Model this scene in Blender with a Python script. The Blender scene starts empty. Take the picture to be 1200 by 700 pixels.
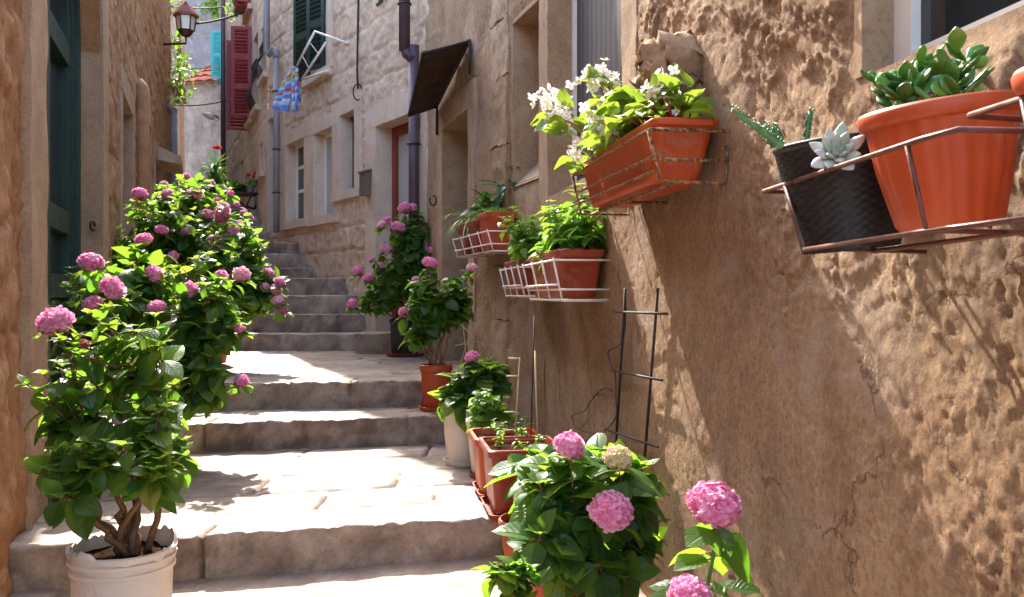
import bpy, math, random
import numpy as np
from mathutils import Vector, Matrix, Quaternion

SC = bpy.context.scene
COL = SC.collection
R = math.radians
rnd = random.Random(7)

# ------------------------------------------------------------------ camera, sky, sun, exposure
F, CX, HY, EYE = 1050.0, 600.0, 345.0, 1.1      # focal length / centre / horizon in photo pixels, eye height
cam_d = bpy.data.cameras.new('camera')
cam = bpy.data.objects.new('camera', cam_d); COL.objects.link(cam)
cam.location = (0, 0, EYE); cam.rotation_euler = (R(90), 0, 0)
cam_d.sensor_width = 36; cam_d.lens = 36 * F / 1200; cam_d.shift_y = (HY - 350) / 1200
cam_d.clip_start = 0.05; cam_d.clip_end = 500
cam_d.dof.use_dof = True; cam_d.dof.focus_distance = 3.6; cam_d.dof.aperture_fstop = 14.0
SC.camera = cam

SUN = Vector((-0.213, 0.60, 0.63)).normalized()   # towards the sun
world = bpy.data.worlds.new('World'); SC.world = world; world.use_nodes = True
wn = world.node_tree
sky = wn.nodes.new('ShaderNodeTexSky'); sky.sky_type = 'NISHITA'; sky.sun_disc = False
sky.sun_elevation = math.asin(SUN.z); sky.sun_rotation = math.atan2(SUN.x, SUN.y) % (2 * math.pi)
sky.air_density = 1.0; sky.dust_density = 2.5; sky.ozone_density = 0.6
bg = wn.nodes['Background']; bg.inputs['Strength'].default_value = 0.15
wn.links.new(sky.outputs[0], bg.inputs[0])
sun_d = bpy.data.lights.new('sun', 'SUN'); sun_d.energy = 2.0; sun_d.angle = R(0.5); sun_d.color = (1.0, 0.93, 0.82)
sun = bpy.data.objects.new('sun', sun_d); COL.objects.link(sun)
sun.rotation_euler = SUN.to_track_quat('Z', 'Y').to_euler(); sun.location = (-8, 20, 30)
vs = SC.view_settings
vs.view_transform = 'Standard'; vs.look = 'None'; vs.gamma = 1; vs.use_curve_mapping = False
vs.exposure = 2.9
SC.render.engine = 'CYCLES'
SC.cycles.max_bounces = 8; SC.cycles.diffuse_bounces = 5; SC.cycles.glossy_bounces = 3
SC.cycles.transmission_bounces = 4; SC.cycles.sample_clamp_indirect = 6
SC.cycles.use_denoising = True

# ------------------------------------------------------------------ helpers: objects
WL = {}                                            # world location of every parent
def V3(*a): return np.array(a, float)
def pix(px, py, d): return V3((px - CX) / F * d, d, EYE + (HY - py) / F * d)
def mark(o, label=None, cat=None, group=None, kind=None):
    if label: o['label'] = label
    if cat: o['category'] = cat
    if group: o['group'] = group
    if kind: o['kind'] = kind
    return o
def thing(name, loc, label, cat, group=None):
    o = bpy.data.objects.new(name, None); COL.objects.link(o)
    o.empty_display_size = 0.1
    o.location = tuple(float(c) for c in loc); WL[o] = V3(*loc)
    return mark(o, label, cat, group)
class MB:
    """mesh batch: vertices, faces, uv per vertex and tone per vertex, linked as ONE mesh object"""
    def __init__(s): s.v = []; s.f = []; s.n = 0; s.t = []; s.u = []; s.mi = []
    def add(s, v, f, tone=0.5, uv=None, mi=0):
        v = np.asarray(v, float).reshape(-1, 3); k = len(v)
        s.v.append(v); n0 = s.n
        s.f.extend([tuple(i + n0 for i in q) for q in f])
        s.mi.extend([mi] * len(f))
        s.t.append(np.full(k, tone) if np.isscalar(tone) else np.asarray(tone, float))
        s.u.append(np.zeros((k, 2)) if uv is None else np.asarray(uv, float))
        s.n += k
        return s
    def mesh(s, name, mats, origin=(0, 0, 0), smooth=True):
        me = bpy.data.meshes.new(name)
        v = np.concatenate(s.v) - np.asarray(origin)
        me.from_pydata(v.tolist(), [], s.f)
        a = me.attributes.new('tone', 'FLOAT', 'POINT'); a.data.foreach_set('value', np.concatenate(s.t).astype(np.float32))
        uv = me.uv_layers.new(name='uv')
        li = np.empty(len(me.loops), np.int32); me.loops.foreach_get('vertex_index', li)
        uv.data.foreach_set('uv', np.concatenate(s.u)[li].astype(np.float32).ravel())
        for m in (mats if isinstance(mats, (list, tuple)) else [mats]): me.materials.append(m)
        me.polygons.foreach_set('use_smooth', [smooth] * len(me.polygons))
        if any(s.mi): me.polygons.foreach_set('material_index', s.mi)
        me.update(); return me
    def build(s, name, mats, parent=None, smooth=True, label=None, sharp=None):
        org = WL[parent] if parent is not None else V3(0, 0, 0)
        me = s.mesh(name, mats, org, smooth)
        o = bpy.data.objects.new(name, me); COL.objects.link(o)
        if parent is not None: o.parent = parent
        WL[o] = org
        if sharp: me.set_sharp_from_angle(angle=R(sharp))
        if label: o['label'] = label
        return o
def solo(mb, name, mats, label, cat, group=None, kind=None, smooth=True, sharp=None, origin=None):
    """a thing that is one mesh, its origin at its own base"""
    v = np.concatenate(mb.v)
    if origin is None:
        mn, mx = v.min(0), v.max(0); origin = V3((mn[0] + mx[0]) / 2, (mn[1] + mx[1]) / 2, mn[2])
    me = mb.mesh(name, mats, origin, smooth)
    if sharp: me.set_sharp_from_angle(angle=R(sharp))
    o = bpy.data.objects.new(name, me); COL.objects.link(o); o.location = tuple(origin); WL[o] = V3(*origin)
    return mark(o, label, cat, group, kind)
def inst(name, me, parent, wpos, scale=1.0, rot=(0, 0, 0)):
    o = bpy.data.objects.new(name, me); COL.objects.link(o); o.parent = parent
    o.location = tuple(V3(*wpos) - WL[parent]); o.rotation_euler = rot
    o.scale = (scale,) * 3 if np.isscalar(scale) else scale
    return o

# ------------------------------------------------------------------ helpers: noise
def _h(ix, iy, iz, seed):
    h = (ix.astype(np.int64) * 374761393 + iy.astype(np.int64) * 668265263 + iz.astype(np.int64) * 2147483647 + seed * 974634277) & 0xffffffff
    h = ((h ^ (h >> 13)) * 1274126177) & 0xffffffff
    h = ((h ^ (h >> 16)) * 2246822519) & 0xffffffff
    return ((h ^ (h >> 15)) & 0xffffff) / float(0xffffff)
def vnoise(p, seed=0):
    p = np.asarray(p, float); i = np.floor(p); f = p - i; f = f * f * f * (f * (f * 6 - 15) + 10)
    i = i.astype(np.int64); x, y, z = i[..., 0], i[..., 1], i[..., 2]; r = 0
    for a in (0, 1):
        for b in (0, 1):
            for c in (0, 1):
                w = (f[..., 0] if a else 1 - f[..., 0]) * (f[..., 1] if b else 1 - f[..., 1]) * (f[..., 2] if c else 1 - f[..., 2])
                r = r + w * _h(x + a, y + b, z + c, seed)
    return r * 2 - 1
def fbm(p, scale, octs=4, seed=0, gain=0.5):
    p = np.asarray(p, float) * scale; a = 1.0; s = 0; t = 0
    for k in range(octs):
        s = s + a * vnoise(p, seed + k * 17); t += a; a *= gain; p = p * 2.03 + 3.1
    return s / t
def sstep(a, b, x):
    t = np.clip((x - a) / (b - a), 0, 1); return t * t * (3 - 2 * t)
def ids(a, b, seed): return _h(np.asarray(a), np.asarray(b), np.zeros_like(np.asarray(a)), seed)
def blocks(u, v, seed, ch, bw, vmax, umin, umax):
    """courses of blocks: distance to the nearest joint, tone and a second random number per point"""
    rg = random.Random(seed)
    cz = [v.min() - rg.uniform(*ch)]
    while cz[-1] < vmax + 1: cz.append(cz[-1] + rg.uniform(*ch))
    cz = np.array(cz); ci = np.clip(np.searchsorted(cz, v) - 1, 0, len(cz) - 2)
    ed = np.minimum(v - cz[ci], cz[ci + 1] - v); bi = np.zeros_like(ci)
    for c in range(len(cz) - 1):
        m = ci == c
        bu = [umin - rg.uniform(0.1, bw[1])]
        while bu[-1] < umax + 1: bu.append(bu[-1] + rg.uniform(*bw))
        if not m.any(): continue
        bu = np.array(bu); k = np.clip(np.searchsorted(bu, u[m]) - 1, 0, len(bu) - 2)
        bi[m] = k; ed[m] = np.minimum(ed[m], np.minimum(u[m] - bu[k], bu[k + 1] - u[m]))
    return ed, ids(ci, bi, seed), ids(ci, bi, seed + 5)

# ------------------------------------------------------------------ helpers: shapes
def grid_faces(nu, nv, closed_u=False):
    f = []
    for j in range(nv - 1):
        for i in range(nu if closed_u else nu - 1):
            a = j * nu + i; b = j * nu + (i + 1) % nu
            f.append((a, b, b + nu, a + nu))
    return f
def box(mb, p0, p1, tone=0.5):
    x0, y0, z0 = p0; x1, y1, z1 = p1
    v = [(x0, y0, z0), (x1, y0, z0), (x1, y1, z0), (x0, y1, z0), (x0, y0, z1), (x1, y0, z1), (x1, y1, z1), (x0, y1, z1)]
    return mb.add(v, [(0, 3, 2, 1), (4, 5, 6, 7), (0, 1, 5, 4), (1, 2, 6, 5), (2, 3, 7, 6), (3, 0, 4, 7)], tone)
def tube(mb, pts, r, n=7, tone=0.5, cap=True):
    pts = [V3(*p) for p in pts]; rs = [r] * len(pts) if np.isscalar(r) else r
    v = []; up = None
    for i, p in enumerate(pts):
        t = pts[min(i + 1, len(pts) - 1)] - pts[max(i - 1, 0)]; t = t / (np.linalg.norm(t) + 1e-9)
        if up is None:
            up = V3(0, 0, 1) if abs(t[2]) < 0.9 else V3(1, 0, 0)
        a = np.cross(t, up); a /= np.linalg.norm(a) + 1e-9; b = np.cross(a, t); up = b
        for k in range(n):
            an = 2 * math.pi * k / n; v.append(p + rs[i] * (math.cos(an) * a + math.sin(an) * b))
    f = grid_faces(n, len(pts), True)
    if cap: f += [tuple(range(n))[::-1], tuple(range((len(pts) - 1) * n, len(pts) * n))]
    return mb.add(v, f, tone)
def lathe(mb, c, prof, n=40, tilt=None, tone=0.5, warp=None):
    """prof: list of (radius, height); warp(angle, k) -> extra height"""
    v = []
    for k, (r, z) in enumerate(prof):
        for i in range(n):
            a = 2 * math.pi * i / n
            dz, dr = (warp(a, k) if warp else (0, 0))
            v.append(((r + dr) * math.cos(a), (r + dr) * math.sin(a), z + dz))
    v = np.array(v)
    if tilt is not None: v = v @ tilt.T
    return mb.add(v + np.asarray(c), grid_faces(n, len(prof), True), tone)
def disc(mb, c, r, n=24, tilt=None, bump=0.008, seed=0, rings=5):
    v = [(0, 0, 0)]; 
    for k in range(1, rings + 1):
        for i in range(n): 
            a = 2 * math.pi * i / n; q = r * k / rings
            v.append((q * math.cos(a), q * math.sin(a), 0))
    v = np.array(v); v[:, 2] += bump * fbm(v + seed, 40, 3) * 2
    f = [(0, 1 + i, 1 + (i + 1) % n) for i in range(n)]
    for k in range(rings - 1):
        for i in range(n):
            a = 1 + k * n + i; b = 1 + k * n + (i + 1) % n; f.append((a, a + n, b + n, b))
    if tilt is not None: v = v @ tilt.T
    return mb.add(v + np.asarray(c), f)
def rotm(axis, ang): return np.array(Matrix.Rotation(ang, 3, Vector(axis)))
def bez(p0, p1, p2, n):
    return [(1 - t) ** 2 * p0 + 2 * t * (1 - t) * p1 + t * t * p2 for t in np.linspace(0, 1, n)]

class Wall:
    """vertical wall on a line x = a + m*D; local coords s (= depth along the line), z, off (towards the alley)"""
    def __init__(s, a, m, side):
        s.a, s.m = a, m; k = math.sqrt(1 + m * m); s.d = V3(m, 1, 0) / k; s.k = k
        s.nrm = V3(-1, m, 0) / k if side == 'right' else V3(1, -m, 0) / k
    def P(s, D, z, off=0.0):
        D, z, off = np.broadcast_arrays(np.asarray(D, float), np.asarray(z, float), np.asarray(off, float))
        return np.stack([s.a + s.m * D + off * s.nrm[0], D + off * s.nrm[1], z + 0 * D], -1)
    def D(s, px): return s.a / ((px - CX) / F - s.m)
    def Z(s, px, py): return EYE + (HY - py) / F * s.D(px)
    def box(s, mb, D0, D1, z0, z1, o0, o1, tone=0.5):
        v = [s.P(D, z, o) for z in (z0, z1) for D, o in ((D0, o0), (D1, o0), (D1, o1), (D0, o1))]
        return mb.add(v, [(0, 3, 2, 1), (4, 5, 6, 7), (0, 1, 5, 4), (1, 2, 6, 5), (2, 3, 7, 6), (3, 0, 4, 7)], tone)
    def rbox(s, mb, D0, D1, z0, z1, o0, o1, res=0.05, amp=0.006, seed=0, tone=0.5):
        """hewn block: a subdivided box whose surface and edges wander"""
        def axis(a, b): n = max(2, min(60, int(abs(b - a) / res) + 2)); return np.linspace(a, b, n)
        A, Zs, O = axis(D0, D1), axis(z0, z1), axis(o0, o1)
        def face(u, v, fn):
            uu, vv = np.meshgrid(u, v); p = fn(uu.ravel(), vv.ravel())
            dv = np.stack([fbm(p + 9.1 * k, 7, 4, seed + k, 0.6) for k in range(3)], -1) * amp
            e = np.stack([fbm(p + 3.3 * k, 40, 2, seed + 50 + k) for k in range(3)], -1) * amp * 0.35
            mb.add(p + dv + e, grid_faces(len(u), len(v)), tone)
        for o in (o0, o1): face(A, Zs, lambda u, v, o=o: s.P(u, v, o))
        for D in (D0, D1): face(O, Zs, lambda u, v, D=D: s.P(D, v, u))
        for z in (z0, z1): face(A, O, lambda u, v, z=z: s.P(u, z, v))
        return mb
    def sheet(s, mb, Ds, Zs, disp, holes=(), tone=None, mi=0):
        """displaced wall face with rectangular openings (D0, D1, z0, z1)"""
        Ds, Zs = np.array(Ds, float), np.array(Zs, float)
        for h in holes:
            for arr, e in ((Ds, h[0]), (Ds, h[1]), (Zs, h[2]), (Zs, h[3])):
                if arr[0] < e < arr[-1]: arr[np.abs(arr - e).argmin()] = e
        dd, zz = np.meshgrid(Ds, Zs); d, z = dd.ravel(), zz.ravel()
        off, tn = disp(d, z)
        v = s.P(d, z, off); nu = len(Ds); f = []
        dc, zc = (Ds[:-1] + Ds[1:]) / 2, (Zs[:-1] + Zs[1:]) / 2
        keep = np.ones((len(zc), len(dc)), bool)
        for h in holes: keep &= ~(((zc > h[2]) & (zc < h[3]))[:, None] & ((dc > h[0]) & (dc < h[1]))[None, :])
        jj, ii = np.nonzero(keep); a = jj * nu + ii
        q = np.stack([a, a + 1, a + nu + 1, a + nu], -1)
        if s.nrm[0] > 0: q = q[:, ::-1]
        mb.add(v, list(map(tuple, q.tolist())), tn, mi=mi); return mb
    def tall(s, mb, D0, D1, z0, z1, th=0.3, mi=0):
        """plain upper storeys out of the frame"""
        return s.box(mb, D0, D1, z0, z1, -th, 0.0)

# ------------------------------------------------------------------ helpers: materials
def srgb(r, g, b): return tuple(((c / 255 + 0.055) / 1.055) ** 2.4 if c > 10 else c / 255 / 12.92 for c in (r, g, b)) + (1,)
class NT:
    def __init__(s, name):
        s.m = bpy.data.materials.new(name); s.m.use_nodes = True; s.t = s.m.node_tree
        s.p = s.t.nodes['Principled BSDF']; s.out = s.t.nodes['Material Output']
    def n(s, kind, **kw):
        nd = s.t.nodes.new('ShaderNode' + kind)
        for k, v in kw.items():
            if k in nd.inputs: nd.inputs[k].default_value = v
            else: setattr(nd, k, v)
        return nd
    def l(s, a, b): s.t.links.new(a, b)
    def coord(s):
        if not hasattr(s, '_c'): s._c = s.n('TexCoord').outputs['Object']
        return s._c
    def noise(s, scale, detail=6, rough=0.6, dist=0.0, vec=None):
        nd = s.n('TexNoise', Scale=scale, Detail=detail, Roughness=rough, Distortion=dist); s.l(vec or s.coord(), nd.inputs['Vector']); return nd.outputs['Fac']
    def ramp(s, fac, stops):
        r = s.n('ValToRGB'); e = r.color_ramp.elements
        while len(e) < len(stops): e.new(0.5)
        for k, (p, c) in enumerate(stops): e[k].position = p; e[k].color = c if len(c) == 4 else tuple(c) + (1,)
        s.l(fac, r.inputs[0]); return r.outputs[0]
    def mix(s, fac, a, b, blend='MIX'):
        m = s.n('Mix', data_type='RGBA', blend_type=blend)
        for i, x in ((0, fac), (6, a), (7, b)):
            if hasattr(x, 'is_linked'): s.l(x, m.inputs[i])
            else: m.inputs[i].default_value = x
        return m.outputs[2]
    def math(s, op, a, b=0.0):
        m = s.n('Math', operation=op)
        for i, x in ((0, a), (1, b)):
            if hasattr(x, 'is_linked'): s.l(x, m.inputs[i])
            else: m.inputs[i].default_value = x
        return m.outputs[0]
    def attr(s, name): return s.n('Attribute', attribute_name=name).outputs['Fac']
    def bump(s, h, strength, dist, prev=None):
        b = s.n('Bump', Strength=strength, Distance=dist); s.l(h, b.inputs['Height'])
        if prev: s.l(prev, b.inputs['Normal'])
        return b.outputs[0]
    def done(s, col=None, rough=0.8, normal=None, spec=0.3, **kw):
        if col is not None:
            if hasattr(col, 'is_linked'): s.l(col, s.p.inputs['Base Color'])
            else: s.p.inputs['Base Color'].default_value = tuple(col)[:3] + (1,)
        if hasattr(rough, 'is_linked'): s.l(rough, s.p.inputs['Roughness'])
        else: s.p.inputs['Roughness'].default_value = rough
        s.p.inputs['Specular IOR Level'].default_value = spec
        if normal is not None: s.l(normal, s.p.inputs['Normal'])
        for k, v in kw.items(): s.p.inputs[k].default_value = v
        return s.m
def plaster(name, cols, stain, grit=0.6):
    n = NT(name)
    big = n.noise(1.3, 5, 0.6, 0.4); mid = n.noise(7, 7, 0.65); fine = n.noise(60, 6, 0.7)
    c = n.ramp(big, [(0.38, cols[0]), (0.5, cols[1]), (0.62, cols[2])])
    c = n.mix(n.ramp(mid, [(0.42, (0, 0, 0)), (0.62, (1, 1, 1))]), c, cols[1])
    st = n.ramp(n.noise(2.4, 8, 0.7, 1.0), [(0.52, (0, 0, 0)), (0.72, (1, 1, 1))])
    c = n.mix(n.math('MULTIPLY', st, 0.55), c, stain)
    c = n.mix(n.math('MULTIPLY', fine, 0.5), c, n.mix(0.5, c, (0.6, 0.5, 0.4, 1)))
    tone = n.attr('tone')
    c = n.mix(1.0, c, n.ramp(tone, [(0.0, (0.6, 0.55, 0.52)), (0.5, (1, 1, 1)), (1.0, (1.25, 1.22, 1.15))]), 'MULTIPLY')
    c = n.mix(1.0, c, n.ramp(n.noise(55, 7, 0.75), [(0.32, (0.62, 0.58, 0.55)), (0.5, (1, 1, 1)), (0.68, (1.3, 1.28, 1.22))]), 'MULTIPLY')
    mp = n.n('Mapping'); mp.inputs['Scale'].default_value = (2.2, 2.2, 0.8); n.l(n.coord(), mp.inputs['Vector'])
    c = n.mix(n.ramp(n.noise(1.6, 6, 0.7, 0.5, mp.outputs[0]), [(0.5, (0, 0, 0)), (0.72, (0.5, 0.5, 0.5))]), c, stain)
    c = n.mix(n.ramp(n.noise(150, 2, 0.5), [(0.70, (0, 0, 0)), (0.74, (0.6, 0.6, 0.6))]), c, (0.6, 0.5, 0.42, 1))
    c = n.mix(n.ramp(n.noise(3.1, 5, 0.6, 0.8), [(0.53, (0, 0, 0)), (0.66, (0.6, 0.6, 0.6))]), c, (0.42, 0.325, 0.25, 1))
    wv = n.n('TexVoronoi', Scale=1.7); wv.feature = 'DISTANCE_TO_EDGE'; dn = n.n('TexNoise', Scale=5.0, Detail=7, Roughness=0.65); n.l(n.coord(), dn.inputs['Vector'])
    n.l(n.mix(0.16, n.coord(), dn.outputs['Color'], 'LINEAR_LIGHT'), wv.inputs['Vector'])
    crack = n.math('MULTIPLY', n.ramp(wv.outputs['Distance'], [(0.0, (1, 1, 1)), (0.012, (0, 0, 0))]), n.ramp(n.noise(1.1, 3), [(0.5, (0, 0, 0)), (0.58, (1, 1, 1))]))
    c = n.mix(n.math('MULTIPLY', crack, 0.75), c, (0.09, 0.05, 0.03, 1))
    b = n.bump(n.noise(30, 10, 0.75, 0.3), grit, 0.02); b = n.bump(n.noise(120, 6, 0.7), grit, 0.006, b); b = n.bump(n.math('SUBTRACT', 1.0, crack), 0.7, 0.006, b)
    return n.done(c, 0.92, b, 0.15)
def stone(name, cols, rough=0.8, spec=0.2, grit=0.5, pit=0.0, fsc=45):
    n = NT(name)
    t = n.attr('tone')
    c = n.ramp(t, [(0.0, cols[0]), (0.35, cols[1]), (0.7, cols[2]), (1.0, cols[3])])
    blot = n.noise(5, 8, 0.68, 0.5)
    c = n.mix(n.ramp(blot, [(0.4, (0, 0, 0)), (0.68, (0.75, 0.75, 0.75))]), c, cols[0])
    speck = n.ramp(n.noise(fsc * 1.5, 5, 0.7), [(0.35, (0.55, 0.52, 0.5)), (0.5, (1, 1, 1)), (0.7, (1.15, 1.13, 1.1))])
    c = n.mix(0.5, c, speck, 'MULTIPLY')
    b = n.bump(n.noise(fsc, 8, 0.7), grit, 0.008)
    if pit:
        w = n.n('TexVoronoi', Scale=fsc); n.l(n.coord(), w.inputs['Vector'])
        b = n.bump(n.ramp(w.outputs['Distance'], [(0.0, (0, 0, 0)), (0.25, (1, 1, 1))]), pit, 0.004, b)
    rr = n.ramp(n.noise(9, 4), [(0.35, (rough - 0.12,) * 3), (0.65, (rough + 0.1,) * 3)])
    return n.done(c, rr, b, spec)
def plain(name, col, rough=0.5, spec=0.4, var=0.25, scale=14, bump=0.15, metal=0.0, dirt=None, dirt_at=0.6, **kw):
    n = NT(name); col = tuple(col)[:3]
    dark = tuple(c * (1 - var) for c in col) + (1,); lite = tuple(min(1, c * (1 + var)) for c in col) + (1,)
    c = n.ramp(n.noise(scale, 6, 0.65), [(0.35, dark), (0.65, lite)])
    if dirt is not None:
        d = n.ramp(n.noise(scale * 1.7, 8, 0.72, 0.6), [(dirt_at - 0.06, (0, 0, 0)), (dirt_at + 0.1, (1, 1, 1))])
        c = n.mix(d, c, tuple(dirt)[:3] + (1,))
    b = n.bump(n.noise(scale * 6, 5, 0.6), bump, 0.003)
    rr = n.ramp(n.noise(scale * 2, 4), [(0.3, (max(0.05, rough - 0.1),) * 3), (0.7, (min(1, rough + 0.12),) * 3)])
    return n.done(c, rr, b, spec, Metallic=metal, **kw)
def leafmat(name, dark, mid, lite, trans, tw=0.4, rough=0.42, vein=0.5, veins=9.0):
    n = NT(name); t = n.attr('tone')
    c = n.ramp(t, [(0.0, dark), (0.45, mid), (0.86, lite), (0.93, lite), (1.0, (0.3, 0.17, 0.04))])
    c = n.mix(0.5, c, n.ramp(n.noise(55, 4), [(0.3, (0.7, 0.7, 0.7)), (0.7, (1.2, 1.2, 1.2))]), 'MULTIPLY')
    uv = n.n('UVMap', uv_map='uv'); sp = n.n('SeparateXYZ'); n.l(uv.outputs[0], sp.inputs[0])
    ax = n.math('ABSOLUTE', sp.outputs[0])
    ph = n.math('SUBTRACT', sp.outputs[1], n.math('MULTIPLY', ax, 0.35))
    sv = n.math('ABSOLUTE', n.math('SINE', n.math('MULTIPLY', ph, veins * math.pi)))
    rib = n.math('MINIMUM', n.ramp(ax, [(0.0, (0, 0, 0)), (0.10, (1, 1, 1))]), n.ramp(sv, [(0.0, (0.25,) * 3), (0.3, (1, 1, 1))]))
    c = n.mix(n.math('MULTIPLY', n.math('SUBTRACT', 1.0, rib), 0.35), c, tuple(min(1, x * 1.6 + 0.02) for x in lite[:3]) + (1,))
    b = n.bump(rib, vein, 0.004)
    n.done(c, rough, b, 0.45)
    tr = n.n('BsdfTranslucent'); n.l(n.mix(n.ramp(t, [(0.3, (0, 0, 0)), (1, (0.6, 0.6, 0.6))]), trans, (0.5, 0.55, 0.05, 1)), tr.inputs[0])
    mx = n.n('MixShader'); mx.inputs[0].default_value = tw
    n.l(n.p.outputs[0], mx.inputs[1]); n.l(tr.outputs[0], mx.inputs[2]); n.l(mx.outputs[0], n.out.inputs[0])
    return n.m

M = {}
M['plaster'] = plaster('sand plaster', [(0.27, 0.15, 0.075, 1), (0.355, 0.215, 0.118, 1), (0.42, 0.29, 0.178, 1)], (0.19, 0.10, 0.056, 1), 0.9)
M['jamb'] = stone('dressed limestone', [(0.25, 0.155, 0.09, 1), (0.36, 0.245, 0.15, 1), (0.43, 0.315, 0.21, 1), (0.47, 0.37, 0.265, 1)], 0.85, 0.15, 0.55, 0.4)
M['leftstone'] = stone('ochre rubble stone', [(0.24, 0.118, 0.056, 1), (0.37, 0.203, 0.10, 1), (0.43, 0.255, 0.138, 1), (0.47, 0.31, 0.19, 1)], 0.9, 0.12, 0.7, 0.3, 30)
M['midstone'] = stone('pale rusticated stone', [(0.44, 0.305, 0.205, 1), (0.59, 0.44, 0.32, 1), (0.65, 0.51, 0.39, 1), (0.69, 0.575, 0.46, 1)], 0.88, 0.15, 0.6, 0.3, 32)
M['midjamb'] = stone('smooth pale stone', [(0.50, 0.38, 0.285, 1), (0.61, 0.49, 0.38, 1), (0.66, 0.55, 0.445, 1), (0.70, 0.60, 0.505, 1)], 0.8, 0.15, 0.25, 0.0)
M['step'] = stone('worn limestone paving', [(0.13, 0.092, 0.07, 1), (0.30, 0.218, 0.165, 1), (0.39, 0.298, 0.23, 1), (0.44, 0.352, 0.282, 1)], 0.6, 0.35, 0.6, 0.35, 34)
M['earth'] = plain('packed earth', (0.24, 0.19, 0.15), 0.95, 0.1, 0.3, 2)
M['soil'] = plain('potting soil', (0.03, 0.018, 0.011), 0.95, 0.0, 0.6, 60, 0.6)
M['terra'] = plain('terracotta plastic', (0.42, 0.066, 0.018), 0.45, 0.4, 0.16, 5, 0.1, dirt=(0.42, 0.16, 0.08), dirt_at=0.63)
M['terra_dark'] = plain('brick red plastic', (0.26, 0.04, 0.02), 0.42, 0.4, 0.2, 6, 0.1, dirt=(0.3, 0.11, 0.07), dirt_at=0.6)
M['red'] = plain('scarlet plastic', (0.5, 0.018, 0.012), 0.35, 0.5, 0.1, 9, 0.05)
M['white_plastic'] = plain('scuffed white plastic', (0.70, 0.62, 0.53), 0.45, 0.4, 0.06, 5, 0.12, dirt=(0.5, 0.4, 0.3), dirt_at=0.66)
M['black_plastic'] = plain('black plastic', (0.016, 0.016, 0.018), 0.45, 0.45, 0.2, 20, 0.1)
M['wicker'] = plain('black wicker', (0.014, 0.014, 0.016), 0.5, 0.4, 0.3, 60, 0.2)
M['white_wire'] = plain('white coated wire', (0.78, 0.74, 0.68), 0.4, 0.4, 0.08, 40, 0.1, dirt=(0.3, 0.16, 0.08), dirt_at=0.68)
M['rusty_wire'] = plain('flaking rusty wire', (0.40, 0.21, 0.09), 0.7, 0.3, 0.35, 45, 0.5, dirt=(0.035, 0.015, 0.01), dirt_at=0.47)
M['brown_wire'] = plain('brown coated iron', (0.10, 0.03, 0.02), 0.4, 0.5, 0.3, 40, 0.2)
M['iron'] = plain('dark iron', (0.028, 0.022, 0.02), 0.6, 0.4, 0.4, 40, 0.3)
M['rust_sheet'] = plain('rusted sheet iron', (0.055, 0.03, 0.023), 0.7, 0.3, 0.5, 6, 0.4, dirt=(0.42, 0.33, 0.28), dirt_at=0.66)
M['pipe_brown'] = plain('purple brown pipe paint', (0.075, 0.045, 0.055), 0.45, 0.4, 0.15, 6, 0.1)
M['pipe_grey'] = plain('grey lilac pipe paint', (0.23, 0.215, 0.225), 0.6, 0.4, 0.1, 5, 0.1)
M['green_paint'] = plain('dark green paint', (0.007, 0.034, 0.027), 0.45, 0.4, 0.25, 8, 0.15)
M['red_paint'] = plain('wine red paint', (0.22, 0.018, 0.026), 0.5, 0.4, 0.12, 8, 0.1)
M['turq_paint'] = plain('turquoise paint', (0.06, 0.50, 0.55), 0.5, 0.4, 0.1, 8, 0.1)
M['wood_red'] = plain('varnished red wood', (0.21, 0.035, 0.017), 0.4, 0.4, 0.3, 7, 0.2)
M['wood_dark'] = plain('dark brown wood', (0.075, 0.032, 0.022), 0.6, 0.3, 0.35, 7, 0.3)
M['white_frame'] = plain('white window paint', (0.74, 0.71, 0.66), 0.45, 0.4, 0.05, 6, 0.05)
M['glass'] = NT('dark window glass').done((0.02, 0.022, 0.024), 0.07, None, 0.6)
M['pale_glass'] = NT('curtained window glass').done((0.42, 0.42, 0.40), 0.12, None, 0.5)
def screen():
    n = NT('grey insect screen'); w = n.n('TexWave', Scale=3.2, Distortion=1.5, Detail=1); w.bands_direction = 'Y'; n.l(n.coord(), w.inputs['Vector'])
    return n.done(n.ramp(w.outputs['Fac'], [(0, (0.06, 0.055, 0.055)), (1, (0.105, 0.098, 0.095))]), 0.7, n.bump(n.noise(400, 2), 0.3, 0.002), 0.3)
M['screen'] = screen()
M['mailbox'] = plain('bronze mailbox paint', (0.14, 0.115, 0.085), 0.4, 0.5, 0.15, 8, 0.1)
M['tile'] = plain('orange roof tile', (0.52, 0.15, 0.075), 0.8, 0.2, 0.3, 4, 0.3)
M['tower'] = plaster('weathered grey render', [(0.14, 0.13, 0.155, 1), (0.18, 0.17, 0.195, 1), (0.23, 0.22, 0.24, 1)], (0.11, 0.10, 0.125, 1), 0.3)
M['apse'] = plaster('blotched pale render', [(0.12, 0.10, 0.098, 1), (0.22, 0.175, 0.152, 1), (0.31, 0.245, 0.205, 1)], (0.07, 0.063, 0.065, 1), 0.3)
M['lamp_glass'] = NT('frosted lantern glass').done((0.8, 0.78, 0.72), 0.25, None, 0.5)
M['cable'] = NT('black cable').done((0.02, 0.02, 0.022), 0.6)
M['cane'] = plain('pale cane', (0.55, 0.42, 0.24), 0.6, 0.3, 0.2, 20, 0.2)
M['stem_brown'] = plain('woody stem', (0.19, 0.10, 0.055), 0.75, 0.2, 0.35, 30, 0.5)
M['stem_green'] = plain('green stem', (0.10, 0.19, 0.035), 0.55, 0.3, 0.3, 30, 0.2)
M['stem_red'] = plain('red begonia stem', (0.30, 0.035, 0.025), 0.45, 0.4, 0.2, 30, 0.1)
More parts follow.
